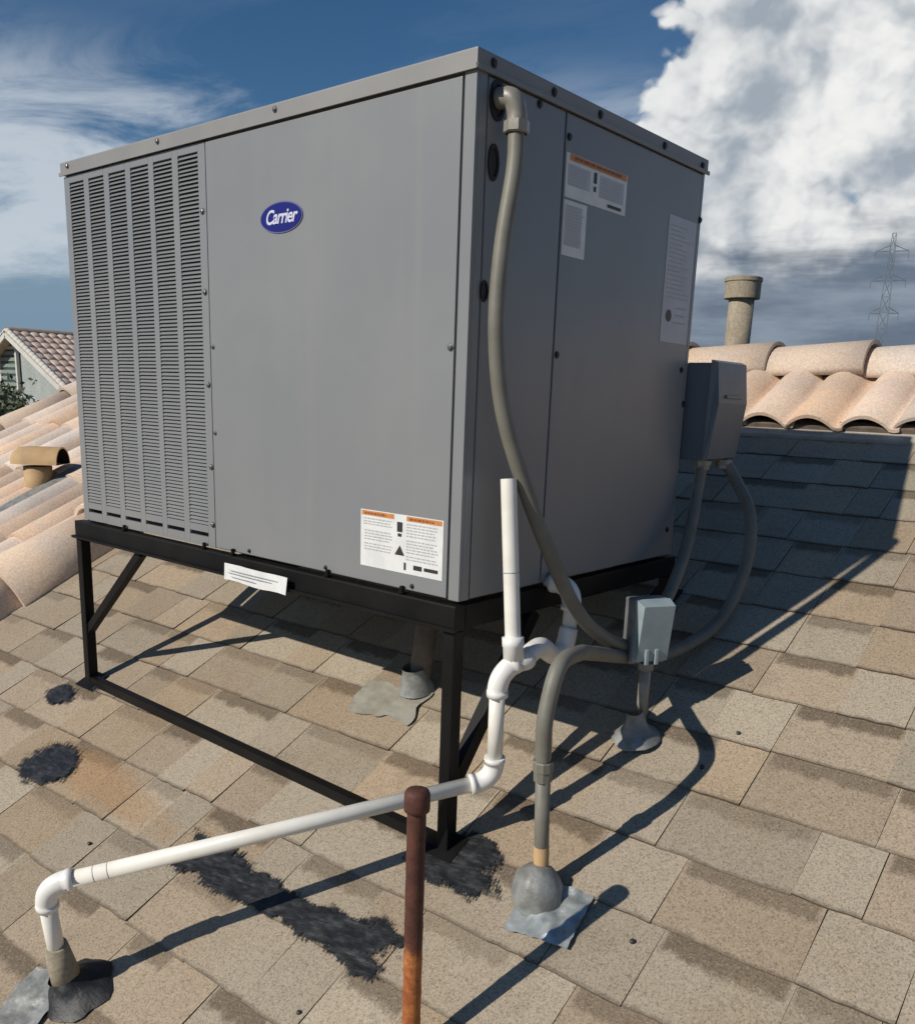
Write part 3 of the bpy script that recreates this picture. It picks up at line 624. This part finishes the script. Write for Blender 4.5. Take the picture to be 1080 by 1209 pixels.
# ------------------------------------------------------------------ condensate drain in white pipe
PR = 0.0132; FR = 0.0170
tee = Vector((0.084, 0.047, -0.096)); el1 = Vector((0.072, 0.022, -0.112)); el2 = Vector((0.0625, 0.036, -0.303)); far = Vector((-0.377, -0.538, -0.441)); jackp = Vector((-0.408, -0.508, -0.62))
rt_top = Vector((0.045, 0.061, 0.203))
Dn = thing('condensate_drain', tee, 'white plastic drain pipe with elbows running from the unit to the roof', 'pipe')
def dp(name, m_, mt): return m_.build(name, M[mt], Dn, tee)
def pipe(a, b, nm='pipe', r=PR, mt='pvc', ea=0.024, eb=0.024):
    d_ = (b - a).normalized(); a, b = a + d_ * ea, b - d_ * eb
    return dp(nm, MB().tube([a, b], r, 18), mt)
def elbow(c, d1, d2, L_=0.034, nm='elbow', r=FR):
    d1, d2 = Vector(d1).normalized(), Vector(d2).normalized(); a, b = c + d1 * L_, c + d2 * L_; pts = []
    for k in range(11): t = k / 10; pts.append(a * (1 - t) ** 2 + c * 2 * t * (1 - t) * 0.96 + (a + b) * 0.04 * t * (1 - t) + b * t * t)
    ext1 = a + d1 * 0.010; ext2 = b + d2 * 0.010
    return dp(nm, MB().tube([ext1, a + d1 * 0.0004] + pts + [b + d2 * 0.0004, ext2], [r * 1.06, r * 1.06] + [r] * 11 + [r * 1.06] * 2, 18), 'pvc_fit')
# riser stub with an open end
mid = tee.lerp(rt_top, 0.50)
m_ = MB().tube([tee + (rt_top - tee) * 0.08, rt_top], PR, 18, cap=False); m_.tube([rt_top, rt_top - (rt_top - tee) * 0.3], PR * 0.86, 18, 1, cap=True)
ax = (rt_top - tee).normalized(); m_.lathe(rt_top, ax, [(PR, -0.0001), (PR * 0.86, 0.0001)], 18)
m_.build('pipe', [M['pvc'], M['inner_shade']], Dn, tee)
dp('pipe_coupling', MB().tube([mid - ax * 0.001, mid + ax * 0.001], PR * 1.03, 18), 'ink_grey')
trap = Vector((0.055, 0.250, -0.106)); top_e = Vector((0.052, 0.262, 0.000))
dt = (trap - tee).normalized(); dl = (el1 - tee).normalized()
m_ = MB().tube([tee + ax * 0.045, tee + ax * 0.030, tee + ax * 0.029, tee], [FR * 1.07, FR * 1.07, FR, FR], 18); m_.tube([tee - dt * 0.006, tee + dt * 0.034, tee + dt * 0.035, tee + dt * 0.046], [FR, FR, FR * 1.07, FR * 1.07], 18); dp('tee', m_, 'pvc_fit')
elbow(el1, (tee - el1), (el2 - el1), 0.028)
pipe(el1, el2); elbow(el2, el1 - el2, far - el2, 0.032)
pipe(el2, far); elbow(far, el2 - far, jackp - far, 0.036); pipe(far, jackp, eb=0.0)
for k in (0.055, 0.085):
    c = far.lerp(el2, 0.05 + k); dd = (el2 - far).normalized(); dp('print_ring', MB().tube([c - dd * 0.0008, c + dd * 0.0008], PR * 1.006, 18), 'ink_grey')
hp = tee + dt * 0.10 + Vector((0, 0, 0.010))
dp('trap_bend', MB().tube(catmull([tee + dt * 0.04, tee + dt * 0.065 + Vector((0, 0, 0.010)), tee + dt * 0.10 + Vector((0, 0, 0.012)), trap + Vector((0, -0.045, -0.012)), trap + Vector((0, -0.012, -0.006)), trap + Vector((0, 0.002, 0.03))], 8), FR, 18), 'pvc_fit')
pipe(trap + Vector((0, 0.002, 0.025)), top_e, ea=0.0); elbow(top_e, trap - top_e, (-1, -0.15, 0.05), 0.034, 'elbow', FR * 1.06); pipe(top_e, top_e + Vector((-0.055, -0.008, 0.002)), eb=0.0)

# clay jack with its tar boot, at the far end of the drain
jb_ = roof(-0.425, -0.528); J = thing('pipe_jack', jb_, 'stained metal pipe jack sealed with tar at the end of the white drain', 'pipe flashing')
MB().tube([jackp + (far - jackp).normalized() * 0.055, jb_.lerp(jackp, 0.1)], [0.0185, 0.026], 18).build('sleeve', M['vent_concrete'], J, jb_)
def blob_cone(base, top, r0, r1, seed, n=26, rings=7):
    m_ = MB(); ax_ = (top - base); rr = random.Random(seed); vs = []
    for i in range(rings):
        t = i / (rings - 1); c = base + ax_ * t; r = r0 * (1 - t) ** 1.7 + r1
        for k in range(n):
            a = 2 * math.pi * k / n; q = 1 + 0.22 * noise.noise(Vector((math.cos(a) * 1.7 + seed, math.sin(a) * 1.7, t * 3)))
            vs.append(c + (RU * math.cos(a) + RV * math.sin(a)) * r * q)
    return m_.add(vs, [(i * n + k, i * n + (k + 1) % n, (i + 1) * n + (k + 1) % n, (i + 1) * n + k) for i in range(rings - 1) for k in range(n)], 0, True)
blob_cone(roof(-0.405, -0.520, 0.008), jb_.lerp(jackp, 0.75), 0.036, 0.024, 4.0).build('tar_boot', M['tar'], J, jb_)
# ------------------------------------------------------------------ crinkled sheet flashings
def flash_sheet(name, cu, cv, w, d, rot, mt, parent, origin, h=0.013, amp=0.004, seed=0.0, n=12, irr=0.0):
    m_ = MB(); vs = []; ca, sa = math.cos(rot), math.sin(rot)
    for j in range(n + 1):
        for i in range(n + 1):
            x, y = (i / n - 0.5) * w, (j / n - 0.5) * d
            ir = irr * noise.noise(Vector((math.atan2(y, x + 1e-6) * 1.6 + seed, 2.0, seed))) * (abs(x / w) + abs(y / d)) * 2; z = h + amp * noise.noise(Vector((x * 30 + seed, y * 30, seed))) + amp * 0.5 * noise.noise(Vector((x * 90, y * 90 + seed, 1)))
            ex = 1 + ir + (0.05 + irr * 0.5) * noise.noise(Vector((x * 12, y * 12, seed + 5)))
            vs.append(roof(cu + (x * ca - y * sa) * ex, cv + (x * sa + y * ca) * ex, z))
    m_.add(vs, [(j * (n + 1) + i, j * (n + 1) + i + 1, (j + 1) * (n + 1) + i + 1, (j + 1) * (n + 1) + i) for j in range(n) for i in range(n)], 0, True)
    return m_.build(name, mt, parent, origin)
flash_sheet('flashing_sheet', -0.462, -0.585, 0.10, 0.12, 0.15, M['galv_old'], J, jb_, 0.0125, 0.005, 2.0, 22, 0.2)

# ------------------------------------------------------------------ grey flexible conduits
CR = 0.0128
A0 = Vector((0.004, 0.046, 0.757))
CA = thing('flexible_conduit', A0, 'beige grey flexible conduit curving down the side of the cabinet from its top corner', 'conduit', 'flexible conduits')
ptsA = [(0.033, 0.056, 0.722), (0.037, 0.050, 0.66), (0.036, 0.030, 0.55), (0.036, 0.024, 0.43), (0.042, 0.042, 0.31), (0.058, 0.088, 0.19), (0.078, 0.140, 0.08), (0.098, 0.200, -0.022), (0.116, 0.262, -0.079), (0.124, 0.350, -0.112), (0.115, 0.445, -0.098), (0.095, 0.560, -0.045), (0.070, 0.670, 0.04), (0.045, 0.745, 0.14), (0.036, 0.775, 0.205)]
MB().tube(catmull(ptsA, 10), CR, 16).build('hose', M['conduit'], CA, A0)
m_ = MB().tube(catmull([(0.004, 0.046, 0.760), (0.020, 0.048, 0.760), (0.030, 0.051, 0.754), (0.033, 0.055, 0.738), (0.033, 0.056, 0.720)], 6), 0.0150, 16); m_.build('elbow_connector', M['zinc'], CA, A0)
m_ = MB().lathe((0.033, 0.056, 0.728), (0.02, -0.03, -1), [(0.0150, 0), (0.0195, 0.001), (0.0195, 0.016), (0.0165, 0.018)], 8, 0, False); m_.build('gland_nut', M['zinc'], CA, A0)
b0 = roof(0.196, 0.0)
CB = thing('flexible_conduit', b0, 'grey conduit rising from the round roof flashing and looping up to the disconnect box', 'conduit', 'flexible conduits')
ptsB = [(0.1995, -0.021, -0.222), (0.2002, -0.024, -0.185), (0.200, -0.022, -0.135), (0.196, 0.012, -0.068), (0.180, 0.090, -0.066), (0.155, 0.180, -0.089), (0.118, 0.395, -0.146), (0.140, 0.528, -0.152), (0.165, 0.662, -0.108), (0.165, 0.764, -0.004), (0.140, 0.818, 0.098), (0.080, 0.860, 0.168), (0.048, 0.862, 0.208)]
MB().tube(catmull(ptsB, 10), CR * 1.02, 16).build('hose', M['conduit'], CB, b0)
MB().tube([(0.194, 0.002, -0.450), (0.1995, -0.020, -0.225)], 0.0118, 14).build('stub_pipe', M['conduit'], CB, b0)
MB().lathe((0.1955, -0.004, -0.390), (0.02, -0.09, 1), [(0.0124, -0.03), (0.0124, 0.028), (0.0118, 0.029)], 12).build('tape_wrap', M['vent_paint'], CB, b0)
m_ = MB().lathe((0.1990, -0.0185, -0.246), (0.02, -0.08, 1), [(0.0118, 0), (0.0152, 0.002), (0.0152, 0.018), (0.0168, 0.019), (0.0168, 0.034), (0.0150, 0.036)], 10, 0, False); m_.build('gland_nut', M['conduit'], CB, b0)
# round flashing of this conduit
fl0 = roof(0.197, -0.012); FL = thing('roof_flashing', fl0, 'crinkled silver flashing with a domed collar round the conduit foot', 'roof flashing')
flash_sheet('flashing_sheet', 0.232, -0.034, 0.110, 0.105, 0.12, M['galv'], FL, fl0, 0.0135, 0.0075, 7.0, 22)
m_ = MB(); ax_ = (RN * 0.6 + Vector((0, 0, 0.4)))
m_.lathe(fl0 + RN * 0.010, ax_, [(0.043, 0.0), (0.0425, 0.008), (0.039, 0.023), (0.032, 0.037), (0.023, 0.047), (0.013, 0.053), (0.0, 0.056)], 24)
for v_ in m_.v: v_ += Vector((noise.noise(v_ * 45), noise.noise(v_ * 45 + Vector((9, 0, 0))), noise.noise(v_ * 45 + Vector((0, 9, 0))))) * 0.004
m_.build('domed_collar', M['galv_old'], FL, fl0)

# ------------------------------------------------------------------ weatherproof outlet on its post
o0 = Vector((0.162, 0.355, roof_z(0.162, 0.355)))
O = thing('outlet_box', o0, 'small grey weatherproof outlet box standing on a thin conduit post', 'outlet box')
OM = Matrix.Translation((0.162, 0.355, -0.078)) @ Matrix.Rotation(rad(-31), 4, 'Z')
def op(name, fn, mt): m_ = MB(); fn(m_); return m_.build(name, M[mt], O, o0)
op('post', lambda m: m.tube([(0.160, 0.357, o0.z + 0.005), (0.162, 0.355, -0.135)], 0.0108, 14), 'zinc')
op('back_box', lambda m: m.box((-0.030, -0.037, -0.062), (0.004, 0.037, 0.060), bev=0.004, mtx=OM), 'outlet_box')
m_ = MB(); pv = [(0.0055, -0.0345, -0.058), (0.0055, 0.0355, -0.058), (0.0055, 0.0355, 0.061), (0.0055, -0.0345, 0.061), (0.017, -0.0305, -0.054), (0.017, 0.0325, -0.054), (0.031, 0.0325, 0.052), (0.031, -0.0305, 0.052)]
m_.add([OM @ Vector(p) for p in pv], [(4, 5, 6, 7), (0, 1, 5, 4), (1, 2, 6, 5), (2, 3, 7, 6), (3, 0, 4, 7), (0, 3, 2, 1)])
cov = m_.build('cover', M['outlet'], O, o0)
m_ = MB(); [m_.box((0.017, y - 0.004, -0.060), (0.0235, y + 0.004, -0.030), bev=0.002, mtx=OM) for y in (-0.012, 0.008)]; m_.build('cover_rib', M['outlet'], cov, o0)
oc_ = RM.inverted() @ o0; m_ = MB(); m_.lathe(roof(oc_.x, oc_.y - 0.012, 0.010), (RN + Vector((0, 0, 0.8))), [(0.047, 0), (0.044, 0.005), (0.033, 0.013), (0.020, 0.030), (0.0135, 0.050), (0.0125, 0.054)], 22)
for v_ in m_.v: v_ += Vector((noise.noise(v_ * 40), noise.noise(v_ * 40 + Vector((9, 0, 0))), noise.noise(v_ * 40 + Vector((0, 9, 0))))) * 0.003
m_.build('foot_flashing', M['galv_old'], O, o0)
op('hub', lambda m: m.lathe((0.162, 0.355, -0.139), (0, 0, -1), [(0.015, 0), (0.015, 0.014), (0.0105, 0.016)], 12), 'outlet_box')

# ------------------------------------------------------------------ disconnect box on the rear corner
d0 = Vector((0.0, 0.80, 0.212)); DB = thing('disconnect_box', d0, 'blue grey electrical disconnect box on the far rear corner of the cabinet', 'electrical box')
def dbp(name, fn, mt): m_ = MB(); fn(m_); return m_.build(name, M[mt], DB, d0)
dbp('mounting_bracket', lambda m: (m.box((-0.012, 0.7405, 0.24), (-0.008, 0.895, 0.40)), m.box((-0.10, 0.7385, 0.24), (-0.008, 0.7402, 0.40))), 'galv_old')
dbp('enclosure', lambda m: m.box((-0.008, 0.748, 0.212), (0.050, 0.892, 0.418), bev=0.004), 'disc')
m_ = MB(); y0, y1 = 0.744, 0.896
pv = [(0.0505, y0, 0.212), (0.0505, y1, 0.212), (0.0505, y1, 0.424), (0.0505, y0, 0.424), (0.060, y0 + 0.004, 0.216), (0.060, y1 - 0.004, 0.216), (0.074, y1 - 0.004, 0.335), (0.074, y0 + 0.004, 0.335), (0.064, y1 - 0.004, 0.419), (0.064, y0 + 0.004, 0.419)]
m_.add(pv, [(4, 5, 6, 7), (7, 6, 8, 9), (0, 1, 5, 4), (1, 2, 8, 6, 5), (2, 3, 9, 8), (3, 0, 4, 7, 9), (0, 3, 2, 1)]); dbp_c = m_.build('cover', M['disc'], DB, d0)
m_ = MB(); m_.box((0.069, 0.78, 0.345), (0.0765, 0.86, 0.352), bev=0.001); m_.build('cover_tab', M['disc'], dbp_c, d0)
for x, y in ((0.036, 0.775), (0.046, 0.862)): dbp('gland_nut', lambda m: m.lathe((x, y, 0.2115), (0, 0, -1), [(0.021, 0), (0.021, 0.010), (0.018, 0.011), (0.018, 0.020)], 8, 0, False), 'zinc')

# ------------------------------------------------------------------ tarred repairs on the shingles
def fb(x, y, s, seed, o=4): return noise.fractal(Vector((x * s + seed, y * s - seed, seed * 0.37)), 0.6, 2.0, o)
def tar_patch(name, label, u0, u1, v0, v1, inside, seed, group='tarred roof repairs', step=0.0028, thick=0.0022):
    nx, ny = int((u1 - u0) / step), int((v1 - v0) / step); idx = {}; m_ = MB(); vs = []; fs = []
    keep = {(i, j) for i in range(nx) for j in range(ny) if inside(u0 + (i + .5) * step, v0 + (j + .5) * step) > -0.30}
    def vid(i, j):
        if (i, j) not in idx:
            x, y = u0 + i * step, v0 + j * step
            rim_ = any((i + a, j + c) not in keep for a in (-1, 0) for c in (-1, 0))
            h = 0.0092 if rim_ else 0.0100 + thick * (0.45 + 0.6 * fb(x * 0.6, y * 1.6, 34, seed)) 
            idx[(i, j)] = len(vs); vs.append((x + random.uniform(-.3, .3) * step, y + random.uniform(-.3, .3) * step, h))
        return idx[(i, j)]
    for (i, j) in sorted(keep): fs.append((vid(i, j), vid(i + 1, j), vid(i + 1, j + 1), vid(i, j + 1)))
    m_.add(vs, fs, 0, True); o = m_.build(name, M['tar_brushed']); o.matrix_world = RM
    ca_ = o.data.attributes.new('cover', 'FLOAT', 'POINT'); ca_.data.foreach_set('value', [max(-0.5, min(1.0, inside(p[0], p[1]))) for p in vs]); return tag(o, label, 'tar patch', group)
def ell(cu, cv, ru, rv, seed, rag=0.5, s=30, ay=1.0):
    return lambda x, y: 1 - math.sqrt(((x - cu) / ru) ** 2 + ((y - cv) / rv) ** 2) + rag * (fb(x, y * ay, s * 0.7, seed) * 0.35 + fb(x * 1.3 + y * 0.5, y * 0.4, 80, seed) * 0.28)
tar_patch('tar_patch', 'round black tar patch below the left foot of the stand', -1.20, -0.86, -0.33, -0.08, ell(-1.035, -0.207, 0.092, 0.068, 2.2, 0.5, 26), 2.2)
def strip(x, y):
    t = (x + 0.49) / 0.545; cv = -0.222 - 0.010 * math.sin(t * 4) + 0.006 * fb(x, 0, 9, 3.0)
    half = 0.040 + 0.008 * math.sin(t * 7 + 1)
    e = min(t + 0.03 * fb(0, y, 40, 1) + 0.02, 1.0 - t + 0.05 * fb(0, y, 45, 2)) * 6
    return min(1 - abs(y - cv) / half, e) + 0.24 * fb(x * 1.3, y * 0.35, 75, 5.1) + 0.28 * fb(x, y, 22, 1.1)
tar_patch('tar_patch', 'long brushed black tar strip behind the rusty pipe', -0.62, 0.16, -0.36, -0.08, strip, 5.1)
tar_patch('tar_patch', 'ragged black tar smear round the near foot of the stand', -0.13, 0.25, -0.16, 0.14, lambda x, y: max(ell(0.035, -0.040, 0.095, 0.036, 7.7, 0.7, 32)(x, y), ell(0.045, 0.012, 0.062, 0.045, 8.4, 0.6, 30)(x, y)), 7.7)
tar_patch('tar_patch', 'small black tar dab under the left foot of the stand', -1.42, -1.10, -0.13, 0.12, lambda x, y: max(ell(-1.275, -0.035, 0.060, 0.036, 9.3, 0.6, 34)(x, y), ell(-1.215, 0.035, 0.045, 0.028, 3.3, 0.6, 34)(x, y)), 9.3)
# ------------------------------------------------------------------ vent jack under the unit
vj = roof(-0.345, 0.335); VJ = thing('vent_jack', vj, 'galvanised vent jack with a flat flashing under the cabinet', 'roof vent')
flash_sheet('flashing_sheet', -0.388, 0.275, 0.17, 0.10, 0.1, M['galv_dust'], VJ, vj, 0.0105, 0.003, 11.0, 24, 0.22)
m_ = MB(); m_.lathe(vj + RN * 0.008, (RN + Vector((0, 0, 1))), [(0.042, 0), (0.037, 0.012), (0.031, 0.03), (0.027, 0.045), (0.0265, 0.055)], 22); m_.build('cone', M['galv_old'], VJ, vj)
m_ = MB(); m_.tube([vj, vj + Vector((0.022, 0.012, 0.235))], 0.024, 20); m_.build('vent_pipe', M['vent_brown'], VJ, vj)

# ------------------------------------------------------------------ rusty standpipe
p0 = Vector((0.190, -0.296, roof_z(0.190, -0.296)))
RP = thing('rusty_standpipe', p0, 'short rusty iron standpipe, dark brown above and orange below', 'pipe')
ptop = Vector((0.190, -0.296, -0.185)); m_ = MB(); pts = [p0.lerp(ptop, k / 24) for k in range(25)]
m_.tube(pts, [0.0128 + 0.0003 * math.sin(k * 2.1) for k in range(25)], 20); m_.build('pipe', M['rust'], RP, p0)
m_ = MB(); m_.lathe(ptop - Vector((0, 0, 0.018)), (0.02, 0, 1), [(0.0130, 0), (0.0172, 0.001), (0.0176, 0.006), (0.0172, 0.024), (0.0150, 0.029), (0.008, 0.031), (0, 0.0312)], 20); m_.build('cap', M['rust'], RP, p0)

# ------------------------------------------------------------------ vents on the tile roof
vv = roof(-2.76, 0.76, -0.005); VH = thing('hooded_vent', vv, 'tan hooded pipe vent with a dark open mouth on the left tile roof', 'roof vent')
hd = Vector((0.76, 0.65, 0.0)).normalized(); zt = Vector((0, 0, 1)); 
MB().tube([vv - zt * 0.03, vv + zt * 0.13], 0.055, 22).build('stem', M['vent_paint'], VH, vv)
hc = vv + zt * 0.140; m_ = MB()
sd_ = hd.cross(zt)
vs = []; n = 18; rings = []
for t, s_ in ((-0.098, 0.40), (-0.088, 0.72), (-0.066, 0.93), (-0.03, 1.0), (0.03, 1.0), (0.105, 1.0)):
    for k in range(n + 1): a = math.pi * k / n; vs.append(hc + hd * t + (sd_ * math.cos(a) * 0.068 + zt * math.sin(a) * 0.070) * s_)
m_.add(vs, [(i * (n + 1) + k, i * (n + 1) + k + 1, (i + 1) * (n + 1) + k + 1, (i + 1) * (n + 1) + k) for i in range(5) for k in range(n)], 0, True)
vi = [hc + hd * t + sd_ * math.cos(math.pi * k / n) * 0.063 + zt * math.sin(math.pi * k / n) * 0.064 for t in (-0.05, 0.105) for k in range(n + 1)]
m_.add(vi, [(k, n + 1 + k, n + 2 + k, k + 1) for k in range(n)] + [tuple(range(n + 1))], 1, True)
m_.add([vs[5 * (n + 1) + k] for k in range(n + 1)] + [vi[n + 1 + k] for k in range(n + 1)], [(k, k + 1, n + 2 + k, n + 1 + k) for k in range(n)], 0)
m_.add([hc - hd * 0.088 - sd_ * 0.045, hc - hd * 0.088 + sd_ * 0.045, hc + hd * 0.105 + sd_ * 0.067, hc + hd * 0.105 - sd_ * 0.067], [(0, 1, 2, 3)], 1)  # near-black floor sheet paints the shade in the hood's mouth
m_.build('hood', [M['vent_paint'], M['inner_shade']], VH, vv)
fs_ = MB(); fs_.box((-2.72, 0.40, 0.05), (-2.60, 0.95, 0.056), bev=0.002, mtx=RM); fs_.build('lead_flashing', M['galv_old'], VH, vv)
w0 = Vector((-0.617, 2.352, 0.20)); VP = thing('plumbing_vent', w0, 'tan concrete coloured plumbing vent pipe with a collar behind the ridge tiles', 'roof vent')
MB().tube([w0, w0 + Vector((0.004, 0, 0.55))], 0.0475, 24).build('pipe', M['vent_concrete'], VP, w0)
m_ = MB(); m_.lathe(w0 + Vector((0.004, 0, 0.530)), (0, 0, 1), [(0.0476, 0), (0.066, 0.001), (0.0665, 0.004), (0.0665, 0.060), (0.070, 0.063), (0.070, 0.076), (0.062, 0.080), (0.05, 0.080), (0.048, 0.02), (0, 0.02)], 48, 0, False); m_.build('collar', M['vent_concrete'], VP, w0)

# ------------------------------------------------------------------ neighbouring house
hA = Vector((-26.51, 10.93, 1.78)); NO = (-26.5, 11.4, -5.2)
NB = thing('neighbour_house', NO, 'sage stucco neighbour house with a pink tiled gable roof at the far left', 'house')
PN = rad(25.47); tp = math.tan(PN); RE, RW_ = 7.6, -8.5; YE = 27.0; GY = hA.y + 0.45
def nb(name, m_, mt, par=None): return m_.build(name, M[mt], par or NB, NO)
gz = lambda x: hA.z - 0.16 - abs(x - hA.x) * tp
wl = MB(); x0, x1 = hA.x + RW_ + 0.7, hA.x + RE - 0.7
pts = [(x0, -5.2), (x1, -5.2), (x1, gz(x1)), (hA.x, gz(hA.x)), (x0, gz(x0))]
wl.add([(x, GY, z) for x, z in pts] + [(x, YE - 0.3, z) for x, z in pts], [(0, 1, 2, 3, 4), (9, 8, 7, 6, 5), (1, 6, 7, 2), (0, 4, 9, 5), (0, 5, 6, 1)]); nb('wall', wl, 'stucco')
rk = cap_mesh(0.24, 0.085, 0.070, 'rake_tile', M['trim']); slopes = []
for sgn, ext in ((1, RE), (-1, -RW_)):
    m_ = MB(); y0, y1 = hA.y + 0.02, YE; c = [(hA.x, hA.z - 0.03), (hA.x + sgn * ext, hA.z - 0.03 - ext * tp)]
    m_.add([(c[0][0], y0, c[0][1]), (c[1][0], y0, c[1][1]), (c[1][0], y1, c[1][1]), (c[0][0], y1, c[0][1]), (c[0][0], y0, c[0][1] - 0.12), (c[1][0], y0, c[1][1] - 0.12), (c[1][0], y1, c[1][1] - 0.12), (c[0][0], y1, c[0][1] - 0.12)],
           [(0, 1, 2, 3), (7, 6, 5, 4), (0, 4, 5, 1), (1, 5, 6, 2), (2, 6, 7, 3)])
    rf = nb('roof_slope', m_, 'clay_pink'); slopes.append(rf)
    m_ = MB(); m_.bar((hA.x, hA.y, hA.z - 0.15), (hA.x + sgn * ext, hA.y, hA.z - 0.15 - ext * tp), 0.04, 0.14); nb('barge_board', m_, 'trim')
    k = 0.0
    while k < ext / math.cos(PN):
        ob = bpy.data.objects.new('rake_tile', rk); COL.objects.link(ob); ob.parent = rf
        ob.matrix_local = Matrix.Translation(Vector((hA.x + sgn * k * math.cos(PN), hA.y + 0.06, hA.z - 0.02 - k * math.sin(PN))) - Vector(NO)) @ (Matrix.Rotation(PN, 4, 'Y') if sgn > 0 else Matrix.Rotation(math.pi, 4, 'Z') @ Matrix.Rotation(PN, 4, 'Y')); k += 0.20
# rows of clay tile on the slope that faces the camera
m_t = tile_mesh(0.27, 0.44, 0.030, 'roof_tile', M['clay_pink'], 0.014, 0.012, 8)
for r in range(12):
    for c in range(22):
        s_d = 0.02 + r * 0.38 + 0.38
        ob = bpy.data.objects.new('roof_tile', m_t); COL.objects.link(ob); ob.parent = slopes[0]
        ob.matrix_local = Matrix.Translation(Vector((hA.x + s_d * math.cos(PN), hA.y + 0.28 + c * 0.27, hA.z - 0.03 - s_d * math.sin(PN))) - Vector(NO)) @ Matrix.Rotation(PN, 4, 'Y') @ Matrix.Rotation(math.pi / 2, 4, 'Z')
m_ = MB(); m_.tube([(hA.x, hA.y, hA.z), (hA.x, YE, hA.z)], 0.075, 12); nb('ridge', m_, 'clay_dark')
wx0, wx1, wz0, wz1 = -27.75, -26.75, 0.15, 1.25
wn = MB(); wn.box((wx0, GY - 0.08, wz0), (wx1, GY - 0.004, wz1)); wno = nb('window', wn, 'glass')
m_ = MB()
for a_, c_ in (((wx0 - 0.09, GY - 0.12, wz0 - 0.09), (wx1 + 0.09, GY - 0.03, wz0)), ((wx0 - 0.09, GY - 0.12, wz1), (wx1 + 0.09, GY - 0.03, wz1 + 0.09)), ((wx0 - 0.09, GY - 0.12, wz0 + 0.001), (wx0, GY - 0.03, wz1 - 0.001)), ((wx1, GY - 0.12, wz0 + 0.001), (wx1 + 0.09, GY - 0.03, wz1 - 0.001))): m_.box(a_, c_)
m_.build('frame', M['trim'], wno, NO)
for k in range(6): m_ = MB(); m_.box((wx0 + 0.004, GY - 0.115, wz0 + 0.05 + k * 0.178), (wx1 - 0.004, GY - 0.081, wz0 + 0.15 + k * 0.178)); m_.build('slat', M['shutter'], wno, NO)
# shrubs between the houses
def shrub(base, top, rx, rz, seed, label):
    rr = random.Random(seed); t = thing('leafy_tree', base, label, 'tree', 'trees between the houses'); m_ = MB(); top = Vector(top); base = Vector(base)
    m_.tube([base, base.lerp(top, 0.5) + Vector((0.05, 0, 0)), top], [0.16, 0.11, 0.03], 8)
    for k in range(6):
        a = base.lerp(top, rr.uniform(0.45, 0.8)); m_.tube([a, a + Vector((rr.uniform(-1, 1) * rx * .7, rr.uniform(-1, 1) * rx * .7, rr.uniform(.1, .5) * rz))], [0.03, 0.01], 6)
    m_.build('trunk', M['bark'], t, base); m_ = MB()
    cl = [(Vector((rr.gauss(0, .5) * rx, rr.gauss(0, .5) * rx, rr.gauss(0, .45) * rz)), rr.uniform(.3, .6)) for _ in range(34)]
    for _ in range(3800):
        c, r = rr.choice(cl); p = top + c + Vector((rr.gauss(0, .5), rr.gauss(0, .5), rr.gauss(0, .5))) * r
        d1 = Vector((rr.gauss(0, 1), rr.gauss(0, 1), rr.gauss(0, 1))).normalized(); d2 = d1.cross(Vector((rr.gauss(0, 1), rr.gauss(0, 1), rr.gauss(0, 1)))).normalized()
        s_ = rr.uniform(.05, .10); m_.add([p - d1 * s_, p + d2 * s_ * .5, p + d1 * s_, p - d2 * s_ * .5], [(0, 1, 2, 3)])
    m_.build('crown', M['leaf'], t, base)
shrub((-22.9, 8.6, -5.2), (-22.6, 8.6, -0.62), 1.15, 0.75, 1, 'dark leafy tree top showing against the neighbour wall')
shrub((-24.0, 8.9, -5.2), (-23.75, 8.9, -0.12), 0.55, 0.40, 5, 'small leafy tree top at the left picture edge below the neighbour window')

# ------------------------------------------------------------------ power line tower far off
py = Vector((-69.0, 236.8, -5.2)); PYL = thing('power_pylon', py, 'distant lattice power line tower on the right horizon', 'pylon')
ang = math.atan2(2.1, 6.8); ex = Vector((math.cos(ang), math.sin(ang), 0)); ey = Vector((-math.sin(ang), math.cos(ang), 0))
def pw(z): return 3.6 - (z / 47.0) * 2.6 if z < 40 else 1.4 - (z - 40) / 7.5 * 0.7
def pc(sx, sy, z): return py + ex * sx * pw(z) * 0.5 + ey * sy * pw(z) * 0.5 + Vector((0, 0, z))
lv = [0, 6, 11.5, 16.5, 21, 25, 28.8, 32.4, 36, 39.5, 43, 46.6]
for sx in (-1, 1):
    for sy in (-1, 1):
        m_ = MB(); [m_.bar(pc(sx, sy, a), pc(sx, sy, c), 0.12, 0.12, (0, 1, 0)) for a, c in zip(lv, lv[1:])]; m_.build('leg', M['steel_hazed'], PYL, py)
m_ = MB()
for a, c in zip(lv, lv[1:]):
    for s in (-1, 1):
        m_.bar(pc(-1, s, a), pc(1, s, c), 0.065, 0.065, (0, 1, 0)); m_.bar(pc(1, s, a), pc(-1, s, c), 0.065, 0.065, (0, 1, 0))
        m_.bar(pc(s, -1, a), pc(s, 1, c), 0.065, 0.065, (1, 0, 0)); m_.bar(pc(-1, s, c), pc(1, s, c), 0.065, 0.065, (0, 1, 0))
m_.build('lattice', M['steel_hazed'], PYL, py)
for z, half in ((42.6, 3.6), (36.0, 3.8), (28.6, 3.2)):
    m_ = MB()
    for s in (-1, 1):
        tip = py + ex * s * half + Vector((0, 0, z))
        for yy in (-1, 1): m_.bar(pc(s, yy, z), tip, 0.10, 0.10); m_.bar(pc(s, yy, z + 1.3), tip, 0.085, 0.085)
        m_.bar(tip, tip - Vector((0, 0, 1.6)), 0.13, 0.13, (0, 1, 0))
    m_.build('cross_arm', M['steel_hazed'], PYL, py)
